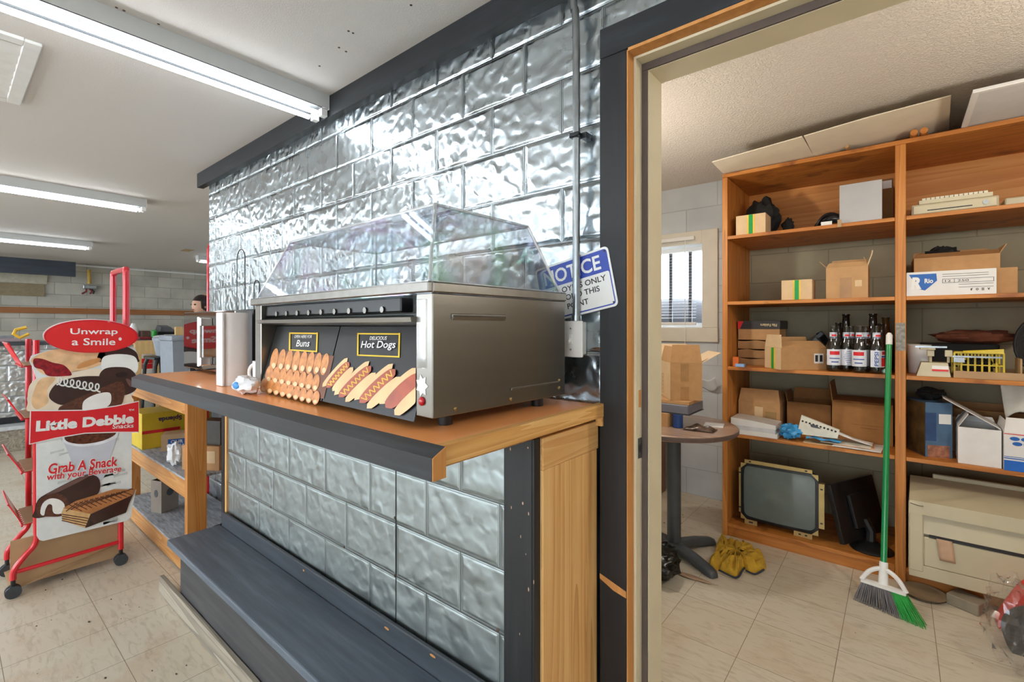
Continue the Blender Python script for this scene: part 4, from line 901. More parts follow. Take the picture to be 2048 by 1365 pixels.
def along(pu, pv, o):
    a_ = sx(*pu, o); b_ = sx(*pv, o); return (a_ + b_) / 2, (b_ - a_).normalized(), (b_ - a_).length
def sign_text(s, c, pa, pb_, hpx, mt, par, bold, o, outline=None):
    cc, r_, ln = along(c(*pa), c(*pb_), o); up_ = Vector((1, 0, 0)).cross(r_); h_ = hpx * (1 / 3.413) / FPX * (cc - CC).dot(CF)
    if outline: text(s, par, cc - Vector((.0005, 0, 0)), r_, up_, ln * 1.02, h_ * 1.14, outline, bold + .045, 'lettering_outline')
    text(s, par, cc, r_, up_, ln, h_, mt, bold)
sign_text('Grab A Snack', c3, (330, 303), (803, 248), 68, m_redp, sn, .022, .0125, m_white)
sign_text('with your Beverage', c3, (318, 365), (828, 305), 56, m_redp, sn, .018, .0125, m_white)
# brand band
bd = [(62, 823), (105, 823), (170, 822), (230, 814), (277, 804), (277, 864), (230, 864), (170, 866), (110, 876), (60, 888)]
MB().quad([sx(u + (1 if u < 100 else 0) * -1, v, .0140) for u, v in [(61, 821), (105, 821), (170, 820), (230, 812), (278, 802), (278, 866), (230, 866), (170, 868), (110, 878), (59, 890)]], (.0005, 0, 0)).build('band_edge', m_white, sn, smooth=0)
bb_ = MB().quad([sx(u, v, .0147) for u, v in bd], (.0005, 0, 0)).build('brand_band', m_redp, rk, smooth=0)
sign_text('Little Debbie', c2, (246, 1206), (915, 1150), 70, m_white, bb_, .05, .0152)
sign_text('Snacks', c2, (768, 1208), (912, 1199), 30, m_white, bb_, .012, .0152)
sign_text('TM', c2, (880, 1096), (915, 1092), 12, m_white, bb_, .01, .0152)
# oval header
def oval(cx, cy, rx, ry, o, n=48): return [sx(cx + rx * math.cos(t), cy + ry * math.sin(t), o) for t in [2 * math.pi * i / n for i in range(n)]]
hp = MB().quad(oval(181, 673, 94, 33, .0160), (.014, 0, 0)).build('header', m_red, rk, smooth=0)
MB().quad(oval(179, 671.5, 93.5, 33, .010), (.0055, 0, 0)).build('header_edge', m_white, hp, smooth=0)
MB().quad(oval(182, 674, 90, 30.5, .0302), (.0005, 0, 0)).build('header_face', M('header_red', '#dd2424', .35, var=.03), hp, smooth=0)
for s, pa, pb_, hp_ in (('Unwrap', (480, 563), (803, 563), 52), ('a Smile', (490, 628), (788, 628), 48)):
    sign_text(s, c2, pa, pb_, hp_, m_white, hp, .012, .0306)
MB().quad([sx(*c2(*p), .0308) for p in ell(820, 609, 11, 11)], (.0004, 0, 0)).build('registered_mark', m_white, hp, smooth=0)
# ================================================================== FAR PART OF THE SHOP
FX = -7.3
fc = T('far_counter', 'far counter with tin front and dark top before the block wall', 'counter', (FX, .8, 0))
m_tin_f2 = tin('far_counter_tin', 1, .05, .2, .3)
MB().box(FX - .55, FX + .1, -2.6, 4.6, 1.09, 1.13).build('countertop', M('dark_counter', '#3d444b', .3), fc, smooth=0)
MB().box(FX - .01, FX, -2.5, 4.5, .33, 1.0895).build('metal_panel', m_tin_f2, fc, smooth=0)
MB().box(FX - .5, FX - .0105, -2.5, 4.5, 0, 1.0895).build('core', m_black, fc, smooth=0)
MB().box(FX + .0005, FX + .03, -2.5, 4.5, .262, .33).build('skirt', m_black, fc, smooth=0)
MB().box(FX + .0005, FX + .26, -2.5, 4.5, .225, .2615).build('step', M('pale_step', '#c9cdcf', .4), fc, smooth=0)
MB().box(FX + .0005, FX + .24, -2.5, 4.5, .0, .2245).build('step_front', m_weather, fc, smooth=0)
def far(u0, u1, v0, v1, x, dx=.2):
    """box on an X plane from two picture corners"""
    a_ = on_x(u0, v0, x); b_ = on_x(u1, v1, x)
    return MB().box(x - dx, x, min(a_.y, b_.y), max(a_.y, b_.y), min(a_.z, b_.z), max(a_.z, b_.z), .004)
def far_on(u0, u1, v0, x, dx, z0):
    a_ = on_x(u0, v0, x); b_ = on_x(u1, v0, x)
    return MB().box(x - dx, x, a_.y, b_.y, z0, max(a_.z, z0 + .03), .004)
CT = 1.1305
m_dred = M('dark_red_card', '#7d2026', .5); m_brn = M('dark_brown_box', '#5d4237', .6)
fx = FX - .1
# register / printer on the far counter
rg = T('cash_register', 'black and grey till machine on the far counter', 'till', tuple(on_x(335, 672, fx)))
o = far_on(316, 356, 664, fx, .35, CT); o.build('base', m_blackp, rg, smooth=0)
a_ = on_x(322, 664, fx); b_ = on_x(353, 664, fx); 
MB().hexa([(fx - .3, a_.y, a_.z + .001), (fx - .02, a_.y, a_.z + .001), (fx - .02, b_.y, a_.z + .001), (fx - .3, b_.y, a_.z + .001), (fx - .3, a_.y + .03, a_.z + .085), (fx - .12, a_.y + .03, a_.z + .06), (fx - .12, b_.y - .03, a_.z + .06), (fx - .3, b_.y - .03, a_.z + .085)]).build('top_cover', m_greyd, rg, smooth=0)
a_ = on_x(328, 667, fx + .004); b_ = on_x(353, 670, fx + .004)
MB().box(fx + .0005, fx + .004, a_.y, b_.y, CT + .015, CT + .055).build('paper_slot', m_white, rg, smooth=0)
tag(far_on(283, 301, 662, fx - .06, .25, CT).build('carton', m_brn), 'dark brown carton on the far counter near the red rack', 'box')
tag(far_on(279, 304, 677, fx + .17, .2, CT).build('tray', m_dred), 'low dark red tray on the far counter before the brown carton', 'tray')
a_ = on_x(273, 662, fx); tag(MB().lathe([(.05, 0), (.055, .01), (.055, .13), (.03, .17), (.02, .2)], (fx - .15, a_.y, CT), 14).build('white_jug', m_white), 'pale jug on the far counter beside the oval sign', 'jug')
a_ = on_x(307, 668, fx); tag(MB().lathe([(.028, 0), (.03, .008), (.03, .1), (.01, .12)], (fx + .03, a_.y, CT), 12).build('green_bottle', M('green_plastic', '#2f9a35', .4)), 'small green bottle on the far counter', 'bottle')
for k, (u0, u1, v) in enumerate(((-30, 28, 672), (-20, 42, 678))):
    tag(far_on(u0, u1, v, fx - .02 + k * .16, .12, CT).build('magazine_pile', M('grey_pink_paper%d' % k, '#a58f92' if k else '#8e9094', .6)), ('grey' if not k else 'pinkish') + ' flat paper pile on the far counter above its tin front', 'papers')
# cleaning things in front of the far counter: timber stand, stool, bucket, bin, drink cartons
wd = wood('pale_timber', '#c09a62', '#d8b57c', 2, 7, .6, False)
ts = T('timber_stand', 'pale timber stand behind the grey bucket', 'stand', (-6.35, 1.45, 0))
xx = -6.35
a_ = on_x(272, 690, xx); b_ = on_x(356, 672, xx)
for y in (a_.y + .02, on_x(318, 700, xx).y, b_.y): MB().box(xx - .05, xx, y - .03, y + .03, 0, on_x(300, 688, xx).z - .001).build('leg', wd, ts, smooth=0)
zt = on_x(300, 688, xx).z
MB().box(xx - .4, xx + .02, a_.y - .02, b_.y + .03, zt, zt + .03).build('top', wd, ts, smooth=0)
zc_ = on_x(300, 708, xx).z; MB().box(xx + .0005, xx + .018, a_.y - .01, b_.y, zc_, zc_ + .13).build('rail', wd, ts, smooth=0)
y5 = on_x(360, 660, xx).y; MB().box(xx - .05, xx, y5 - .04, y5 + .03, zt + .031, on_x(360, 654, xx).z).build('upright', wd, ts, smooth=0)
sl = T('stool', 'black legged stool below the grey bucket', 'stool', (-5.75, 1.36, 0))
xs = -5.85; y0 = on_x(302, 720, xs).y; y1 = on_x(345, 720, xs).y; zs = on_x(330, 714, xs).z
MB().box(xs - .38, xs + .02, y0 + .02, y1, zs - .03, zs, .01, 2).build('seat', m_blackp, sl)
for (x, y, s, e) in ((xs, y0 + .05, -1, 1), (xs, on_x(322, 720, xs).y, 0, 1), (xs - .34, y0 + .05, -1, -1), (xs - .34, y1 - .03, 1, -1)):
    MB().tube([(x, y, zs - .031), (x + .02 * e, y + .02 * s, zs - .1), (x + .05 * e, y + .06 * s, 0)], [.02, .018, .016], 8).build('leg', m_blackp, sl)
bk = T('bucket', 'grey plastic bucket with a pale lid sitting on the stool', 'bucket', (xs - .15, on_x(333, 700, xs - .1).y, zs))
yb = on_x(332, 700, xs - .15).y; zt2 = on_x(332, 676, xs - .15).z
MB().lathe([(.075, 0), (.085, .006), (.112, zt2 - zs - .03), (.118, zt2 - zs - .03), (.118, zt2 - zs)], (xs - .15, yb, zs + .0005), 20).build('pail', m_grey, bk)
MB().ball((xs - .12, yb, zt2 + .012), .10, .125, .02, 16, 8).build('lid', M('pale_lid', '#c3c6c8', .4), bk)
xg = -5.25; y0 = on_x(345, 680, xg).y; y1 = on_x(380, 680, xg).y; zt3 = on_x(355, 672, xg).z
bi = T('bin', 'tall grey plastic bin standing beside the bucket stool', 'bin', (xg - .2, (y0 + y1) / 2, 0))
MB().hexa([(xg - .4, y0 + .03, 0), (xg, y0 + .03, 0), (xg, y1 - .03, 0), (xg - .4, y1 - .03, 0), (xg - .4, y0, zt3 - .05), (xg, y0, zt3 - .05), (xg, y1, zt3 - .05), (xg - .4, y1, zt3 - .05)]).build('body', m_grey, bi, smooth=0)
MB().box(xg - .41, xg + .01, y0 - .01, y1 + .01, zt3 - .049, zt3, .012, 2).build('lid', m_grey, bi)
xd = -6.6
cr_ = T('drink_crate', 'pale crate holding the red and white cartons by the far counter', 'crate', (xd + .12, on_x(288, 760, xd).y, 0))
y0 = on_x(272, 745, xd).y; y1 = on_x(304, 745, xd).y; zq = on_x(288, 748, xd).z
MB().box(xd - .15, xd + .1, y0, y1, 0, zq, .005).build('body', M('pale_crate', '#b9bdb6', .6), cr_, smooth=0)
zz = zq
for k, v in enumerate((727, 707)):
    z1 = on_x(288, v, xd).z
    t = T('drink_carton', ('lower' if not k else 'upper') + ' red and white drink carton on the pale crate', 'carton', (xd - .03, (y0 + y1) / 2, zz + .001), 'drink cartons on the crate')
    MB().box(xd - .13, xd + .07, y0 + .01, y1 - .01, zz + .001, z1, .004).build('body', m_white if not k else m_redp, t, smooth=0)
    MB().box(xd + .0702, xd + .072, y0 + .012, y1 - .012, (zz + z1) / 2, z1 - .004).build('label_band', m_redp if not k else m_white, t, smooth=0)
    zz = z1
# person behind the microwave, far off
pc = CC + 5.7 * ray(405, 640); px_, py_ = pc.x, pc.y
pe = T('person', 'dark haired person with a hair bun standing beyond the microwave', 'person', (px_, py_, 0))
def skin_mesh(name, verts, edges, radii, mat, parent):
    me = bpy.data.meshes.new(name); Lc = Vector(parent['_o']); me.from_pydata([Vector(v) - Lc for v in verts], edges, []); me.update()
    o = bpy.data.objects.new(name, me); COL.objects.link(o); o.parent = parent; o['_o'] = tuple(Lc)
    md = o.modifiers.new('skin', 'SKIN')
    sv = me.skin_vertices[0].data
    for i, r in enumerate(radii): sv[i].radius = r if isinstance(r, tuple) else (r, r)
    sv[0].use_root = True; md.use_smooth_shade = True
    o.modifiers.new('sub', 'SUBSURF').levels = 1; o.modifiers['sub'].render_levels = 2
    me.materials.append(mat); return o
X, Y = px_, py_
V_ = [(X, Y, .92), (X, Y, 1.08), (X, Y, 1.24), (X, Y, 1.36), (X + .01, Y, 1.44), (X + .02, Y - .0, 1.50),
      (X + .02, Y - .16, 1.33), (X + .06, Y - .21, 1.07), (X + .22, Y - .17, .95), (X + .30, Y - .15, .95),
      (X + .02, Y + .16, 1.33), (X + .06, Y + .21, 1.07), (X + .22, Y + .17, .95), (X + .30, Y + .15, .95),
      (X, Y - .09, .86), (X + .01, Y - .10, .48), (X - .01, Y - .10, .08), (X + .12, Y - .11, .035),
      (X, Y + .09, .86), (X + .01, Y + .10, .48), (X - .01, Y + .10, .08), (X + .12, Y + .11, .035)]
E_ = [(0, 1), (1, 2), (2, 3), (3, 4), (4, 5), (3, 6), (6, 7), (7, 8), (8, 9), (3, 10), (10, 11), (11, 12), (12, 13), (0, 14), (14, 15), (15, 16), (16, 17), (0, 18), (18, 19), (19, 20), (20, 21)]
R2 = [(.12, .15), (.11, .13), (.12, .15), (.10, .13), .055, .05, .06, .045, .035, .04, .06, .045, .035, .04, .09, .06, .045, .035, .09, .06, .045, .035]
skin_mesh('body', V_, E_, R2, M('dark_clothing', '#3f3a44', .8, var=.1), pe)
m_skin = M('skin', '#d3a58c', .5, var=.05)
hz = on_z(403, 612, 1.5); HC = Vector((X + .02, Y, 1.545))
def headf(d):
    q = 1.0
    if d.x > .6 and abs(d.y) < .3 and -.35 < d.z < .1: q += .10 * (1 - abs(d.y) / .3)
    if d.z < -.4: q -= .10 * (-d.z - .4)
    return q
MB().ball(HC, .098, .076, .118, 24, 18, headf).build('head', m_skin, pe)
fe_ = MB()
for s in (-1, 1): fe_.ball(HC + Vector((.088, s * .031, .008)), .012, .014, .009, 10, 6)
fe_.build('eyes', m_ink, pe)
MB().ball(HC + Vector((.094, 0, -.055)), .01, .024, .007, 10, 6).build('mouth', M('lips', '#a85a56', .5), pe)
ea = MB()
for s in (-1, 1): ea.ball(HC + Vector((-.005, s * .077, -.005)), .018, .008, .03, 10, 8)
ea.build('ears', m_skin, pe)
m_hair = M('dark_hair', '#2a1e1a', .45, var=.3, nscale=30, stretch=(.2, 1, 1))
hr = MB(); 
def hairf(d): return 1.0 if not (d.x > .55 and d.z < .28) else .78
hr.ball(HC + Vector((-.012, 0, .018)), .106, .088, .115, 24, 18, hairf)
ho = hr.build('hair', m_hair, pe)
MB().ball(HC + Vector((-.07, .0, .115)), .042, .045, .038, 14, 10).build('hair_bun', M('light_hair_bun', '#a8835a', .5, var=.25, nscale=40), ho)

pe.rotation_euler = (0, 0, math.radians(-75))
# ================================================================== STOCKROOM SHELF UNIT
HY0, HY1 = 3.09, 3.655
ZS = [1.854, 1.449, 1.048, .638, .081]
B1, B2, B3, B4 = -.815, -.012, .031, .87
un = T('shelf_unit', 'honey brown wooden shelf unit of two bays in the stockroom', 'shelves', (.02, 3.37, 0))
MB().box(B1 - .030, B1, HY0, HY1, 0, 2.219, .002).build('upright', m_shelfv, un, smooth=0)
MB().box(B2, B3, HY0 - .001, HY1, 0, 2.219, .002).build('upright', m_shelfv, un, smooth=0)
MB().box(B4, B4 + .03, HY0, HY1, 0, 2.219, .002).build('upright', m_shelfv, un, smooth=0)
MB().box(B1 - .030, B4 + .03, HY0 - .002, HY1, 2.2195, 2.242, .002).build('top_board', m_shelf, un, smooth=0)
for a_, b_ in ((B1, B2), (B3, B4)):
    for z in ZS: MB().box(a_ + .0005, b_ - .0005, HY0 + .001, HY1, z - .020, z, .0015).build('shelf', m_shelf, un, smooth=0)
    MB().box(a_ + .0005, b_ - .0005, HY1 - .014, HY1 - .002, ZS[0] + .001, 2.219).build('back_panel', wood('pale_orange_ply', '#b87434', '#cf8b45', 0, 4, .55, True, '#d99a56', .1), un, smooth=0)
    MB().box(a_ + .0005, b_ - .0005, HY0 + .012, HY0 + .03, 0, ZS[4] - .0205).build('kick_board', m_shelf, un, smooth=0)
p = on_y(1801, 670, HY0 - .002)
MB().box(B2 + .003, B3 - .003, HY0 - .0022, HY0 - .0008, p.z - .08, p.z + .06).build('worn_patch', M('grey_wear', '#8f8b84', .8, var=.4, nscale=60), un, smooth=0)
def X(u, y): return on_y(u, 600, y).x
def Zt(u, v, y): return on_y(u, v, y).z
m_tg = M('green_tape', '#159a48', .3); m_ty = M('yellow_tape', '#e6c04a', .35)
def shelf_box(name, label, u0, u1, vt, y, d, z, **k):
    x0, x1 = X(u0, y), X(u1, y); h = Zt((u0 + u1) / 2, vt, y) - z
    return carton(name, label, (x0, y, z + .0005), (x1 - x0, d, h), **k)
tp2 = ((m_ty, .40, .62), (m_tg, .44, .56))
def greentape(F, w, h, t, side=False, d=0):
    for mt, a_, b_, o in ((m_ty, .38, .64, .0014), (m_tg, .44, .58, .0022)):
        if side: MB(F).box(-o, -.0002 if o < .002 else -.0015, a_ * d, b_ * d, .001, h).build('tape', mt, t, smooth=0)
        else: MB(F).box(a_ * w, b_ * w, -o, -.0002 if o < .002 else -.0015, .001, h).build('tape', mt, t, smooth=0)
# --- shelf row below the top board
t, F = shelf_box('green_taped_box', 'small pale box with green tape on the topmost shelf', 1472, 1531, 430, 3.115, .15, ZS[0], mat=m_cardl, closed=True); greentape(F, X(1531, 3.115) - X(1472, 3.115), Zt(1500, 430, 3.115) - ZS[0], t)
o = crumple(((X(1490, 3.36) + X(1560, 3.36)) / 2, 3.36, ZS[0]), .095, .07, .115, .4, 2.6, 5).build('black_bag', m_blackm); settle(o, ZS[0] + .0005); tag(o, 'crumpled black cloth bag behind the small pale box on the topmost shelf', 'bag')
o = crumple((X(1576, 3.3), 3.3, ZS[0]), .03, .03, .045, .4, 2.6, 9).build('dark_rag', m_blackm); settle(o, ZS[0] + .0005); tag(o, 'little dark rag on the topmost shelf between bag and cable', 'rag')
cb = MB(); xx = X(1660, 3.25)
for k in range(7):
    cb.tube([(xx + (.07 + .004 * k) * math.cos(t), 3.25 + .012 * math.sin(3 * t + k) + .012 * k, ZS[0] + .012 + max(0, (.085 - .006 * k) * math.sin(t))) for t in [math.pi * i / 12 for i in range(13)]], .007, 6)
cb = cb.build('cable_coil', m_blackp); settle(cb, ZS[0] + .0005); tag(cb, 'black cable coil with white tag beside the grey square box', 'cable')
lb_ = MB().box(X(1642, 3.11), X(1664, 3.11), 3.108, 3.112, ZS[0] + .0005, ZS[0] + .022).build('tag', m_white, None, loc=None, smooth=0); tag(lb_, 'small white printed tag before the black cable coil', 'tag')
gx, F = shelf_box('grey_square_box', 'grey flat fronted square box on the topmost shelf', 1679, 1764, 366, 3.115, .12, ZS[0], mat=M('grey_enamel', '#b3b2b1', .35, var=.06, nscale=6), closed=True)
t, F = carton('dark_carton', 'dark carton with white sticker behind the grey square box', (-.155, 3.30, ZS[0] + .0005), (.135, .2, .25), 0, m_cardd, closed=True, stick=(('front', .35, .95, .8, .97, m_white),))
cd_ = T('cash_till', 'beige till box with a key lock on the top shelf', 'till box', (.2, 3.3, ZS[0]))
y = 3.12; x0, x1 = X(1823, y), X(1999, y); h = Zt(1823, 411, y) - ZS[0]
MB().box(x0, x1, y + .0085, y + .38, ZS[0] + .0005, ZS[0] + h, .004).build('case', m_beige, cd_, smooth=0)
MB().box(x0 + .006, x1 - .006, y, y + .008, ZS[0] + .006, ZS[0] + h - .006, .003).build('drawer_front', m_beige, cd_, smooth=0)
MB().box(x0 + .06, x1 - .09, y - .001, y - .0002, ZS[0] + .018, ZS[0] + .023).build('slot', m_ink, cd_, smooth=0)
MB().cyl((x1 - .045, y - .005, ZS[0] + h * .5), (x1 - .045, y - .0002, ZS[0] + h * .5), .011, seg=16).build('key_lock', m_galv, cd_)
kb = T('keyboard', 'beige computer keyboard lying on the beige till box', 'keyboard', (.2, 3.2, ZS[0] + h))
zk = ZS[0] + h + .001; x0k, x1k = X(1838, 3.13), X(1986, 3.13)
MB().hexa([(x0k, 3.13, zk), (x1k, 3.13, zk), (x1k, 3.3, zk), (x0k, 3.3, zk), (x0k, 3.13, zk + .018), (x1k, 3.13, zk + .018), (x1k, 3.3, zk + .04), (x0k, 3.3, zk + .04)]).build('case', m_beige, kb, smooth=0)
ky = MB()
for j in range(5):
    for i in range(14):
        xa = x0k + .012 + i * (x1k - x0k - .024) / 14; ya = 3.145 + j * .029; zz = zk + .019 + (ya - 3.13) * .13
        ky.box(xa, xa + (x1k - x0k - .024) / 14 - .003, ya, ya + .024, zz, zz + .01)
ky.build('keys', M('pale_keys', '#d8d2bd', .5), kb, smooth=0)
tag(MB().box(X(2010, 3.2), X(2070, 3.2), 3.2, 3.4, ZS[0] + .0005, ZS[0] + .05, .004).build('plastic_tray', m_beige), 'pale plastic tray beside the beige till box on the top shelf', 'tray')
# --- second row
t, F = shelf_box('green_taped_box', 'pale box with green tape standing alone before the block wall', 1563, 1624, 561, 3.12, .14, ZS[1], mat=m_cardl, closed=True); greentape(F, X(1624, 3.12) - X(1563, 3.12), Zt(1590, 561, 3.12) - ZS[1], t)
t, F = shelf_box('torn_box', 'tall brown box with torn open flaps on the second shelf', 1652, 1736, 534, 3.12, .18, ZS[1], mat=M('tan_card', '#bf9566', .8, var=.08), flaps=(('left', .05, 40), ('back', .06, 20), ('right', .05, -20), ('front', .03, -35)), stick=(('front', .34, .62, 0, .66, M('brown_tape', '#a87d4c', .4)), ('front', .70, .86, .36, .56, m_cardl)))
w_ = X(1736, 3.12) - X(1652, 3.12); h_ = Zt(1690, 534, 3.12) - ZS[1]
MB(F).tube(smooth_path([(w_ - .004, .01, h_ - .005), (w_ + .004, .005, h_ + .02), (w_ + .016, .01, h_ + .06), (w_ + .018, .02, h_ + .08)]), .003, 6).build('torn_strip', m_cardl, t)
y = 3.10; x0, x1 = X(1813, y), X(1993, y); h = Zt(1813, 547, y) - ZS[1]
rb, F = carton('white_printed_box', 'long white box with blue logo on the second shelf', (x0, y, ZS[1] + .0005), (x1 - x0, .3, h), 0, M('white_card', '#e3e1de', .6, var=.03), closed=True)
wR = x1 - x0
MB(F).quad([(wR * a, -.0013, h * b) for a, b in ((.03, .92), (.35, .92), (.36, .62), (.22, .22), (.15, .28))], (0, .001, 0)).build('logo_shape', m_blue, rb, smooth=0)
text('R', rb, fv(F, wR * .125, -.0018, h * .54), (1, 0, 0), (.12, 0, 1), wR * .13, h * .52, m_white, .06)
text('Rio', rb, fv(F, wR * .265, -.0018, h * .62), (1, 0, 0), (0, 0, 1), wR * .1, h * .2, m_white, .03)
lnb = MB(F)
for z_, a, b in ((.86, .42, .92), (.77, .42, .92), (.5, .42, .97), (.66, .42, .97), (.42, .6, .97), (.3, .6, .97)): lnb.box(wR * a, wR * b, -.001, -.0002, h * z_, h * z_ + .0016)
for a in (.42, .55, .97): lnb.box(wR * a, wR * a + .0016, -.001, -.0002, h * .5, h * .67)
lnb.build('print_lines', m_ink, rb, smooth=0)
text('12   250', rb, fv(F, wR * .58, -.0008, h * .585), (1, 0, 0), (0, 0, 1), wR * .26, h * .09, m_ink, .0)
for i, s in enumerate(('f', 'o', '=', 'v')): text(s, rb, fv(F, wR * (.74 + .06 * i), -.0008, h * .2), (1, 0, 0), (0, 0, 1), .009, .011, m_ink, .02)
t, F = carton('brown_box', 'open brown box lying on the long white box', (x0 + .03, y + .06, ZS[1] + h + .003), (wR * .97, .2, .075), math.radians(2), m_card, flaps=(('back', .06, 30), ('front', .05, 75), ('right', .05, 30)))
o = crumple((x0 + .14, y + .16, ZS[1] + h + .01), .075, .055, .06, .4, 3, 13).build('dark_cloth', m_blackm); settle(o, ZS[1] + h + .0075); tag(o, 'dark cloth stuffed inside the open brown box on the second shelf', 'cloth')
t, F = carton('brown_box', 'narrow brown box at the end of the long white box', (x1 + .004, y + .05, ZS[1] + .0005), (.07, .2, .12), 0, m_card, closed=True)
# --- third row
zb = ZS[2] + .0005; y = 3.30; x0, x1 = X(1476, y) + .004, X(1560, y)
zz = zb
for k, (v, nm) in enumerate(((716, 'bottom'), (698, 'middle'), (680, 'upper'))):
    zt_ = Zt(1500, v, y); hh = zt_ - zz - .001; tk = zz
    def fn(i, j, top, zz=zz, hh=hh, k=k): return (x0 - .004 + i * (x1 - x0), y + j * .2, zz + (hh * (1 - .16 * abs(math.sin(i * 5 + k * 2 + j)) * (1 if top else 0)) if top else 0))
    b = MB(); n = 10
    loops = []
    for j in range(6):
        jj = j / 5
        loops.append([fn(i / (n - 1), jj, False) for i in range(n)] + [fn(i / (n - 1), jj, True) for i in range(n - 1, -1, -1)])
    b.ring(loops)
    tag(b.build('kraft_bag_bundle', m_kraft, smooth=40), nm + ' flat bundle of kraft paper bags in the pile under the file boxes', 'paper bags', 'kraft bag bundles')
    zz = zt_
t, F = carton('brown_box', 'flat pale brown box below the black file folder box', (x0, y - .01, zz + .0005), (x1 - x0, .2, Zt(1500, 659, y) - zz - .001), 0, m_card, closed=True)
z2 = Zt(1500, 659, y) + .002
ff, F = carton('file_folder_box', 'black file folder box with red corner on top of the pile', (x0 - .002, y - .012, z2), (x1 - x0 + .004, .26, Zt(1500, 643, y) - z2), 0, M('black_printed_card', '#2e2a2c', .4), closed=True)
w_, h_ = x1 - x0 + .004, Zt(1500, 643, y) - z2
MB(F).quad([(0, -.0013, h_), (w_ * .14, -.0013, h_), (w_ * .05, -.0013, 0), (0, -.0013, 0)], (0, .001, 0)).build('red_corner', m_redp, ff, smooth=0)
text('File Folders', ff, fv(F, w_ * .74, -.001, h_ * .5), (-1, 0, 0), (0, 0, -1), w_ * .38, h_ * .36, M('cream_ink', '#cdb98c', .5), .02)
# rotated open box with green tape
c = on_z(1561, 741, zb); hh = .124; w_, d_ = .262, .17
ob, F = carton('open_green_taped_box', 'open brown box with green tape standing askew before the kraft bags', (c.x, c.y + .02, zb), (w_, d_, hh), math.radians(40), m_card, flaps=(('left', .075, -4, m_cardl), ('front', .06, -50), ('back', .06, 5)), stick=(('front', .72, .92, .3, .75, m_paper),))
MB(F).box(-.0013, -.0002, .002, d_ - .002, .001, hh).build('pale_face', m_cardl, ob, smooth=0)
MB(F).box(-.0022, -.0014, .33 * d_, .62 * d_, .001, hh).build('tape', m_ty, ob, smooth=0); MB(F).box(-.003, -.0023, .42 * d_, .56 * d_, .001, hh).build('tape', m_tg, ob, smooth=0)
MB(F).box(w_ * .74, w_ * .80, -.0018, -.0013, hh * .38, hh * .68).box(w_ * .84, w_ * .9, -.0018, -.0013, hh * .38, hh * .68).build('print_lines', m_ink, ob, smooth=0)
p = on_z(1460, 730, zb); tag(MB().lathe([(.011, 0), (.011, .05), (.009, .052), (.009, .065), (.001, .066)], (p.x, 3.13, zb), 14).build('glue_stick', m_white), 'white glue stick at the end of the third shelf', 'glue stick')
tag(MB().box(X(1466, 3.13), X(1477, 3.13), 3.125, 3.15, zb, zb + .058, .001).build('orange_packet', M('orange_card', '#d56a28', .5)), 'little orange packet beside the white glue stick', 'packet')
tag(MB().box(X(1471, 3.11), X(1489, 3.11), 3.1, 3.14, zb, zb + .018, .001).build('blue_packet', M('pale_blue_card', '#86a9d6', .5)), 'little flat blue packet before the orange packet', 'packet')
y = 3.26
for k, (u0, v0, u1, v1, th, mt, lab) in enumerate(((1603, 698, 1641, 664, .02, m_blackp, 'black ring binder leaning up behind the open taped box'), (1641, 663, 1662, 690, .03, m_blackm, 'black folder sloping down beside the dark bottles'), (1631, 676, 1660, 702, .03, m_greyd, 'grey edged folder below the sloping black folder'))):
    yk = (3.47, 3.575, 3.37)[k]; a_ = on_y(u0, v0, yk); b_ = on_y(u1, v1, yk); d = (b_ - a_).normalized(); n = Vector((-d.z, 0, d.x)) * th
    zmin = zb
    b = MB().quad([a_, b_, b_ - n if n.z > 0 else b_ + n, a_ - n if n.z > 0 else a_ + n], (0, .09, 0))
    tag(b.build('binder', mt, smooth=0), lab, 'binder')
tag(MB().box(X(1650, 3.27), X(1664, 3.27), 3.27, 3.36, zb, zb + .10, .002).build('dark_box', m_blackp), 'dark box holding up the black folders beside the bottles', 'box')
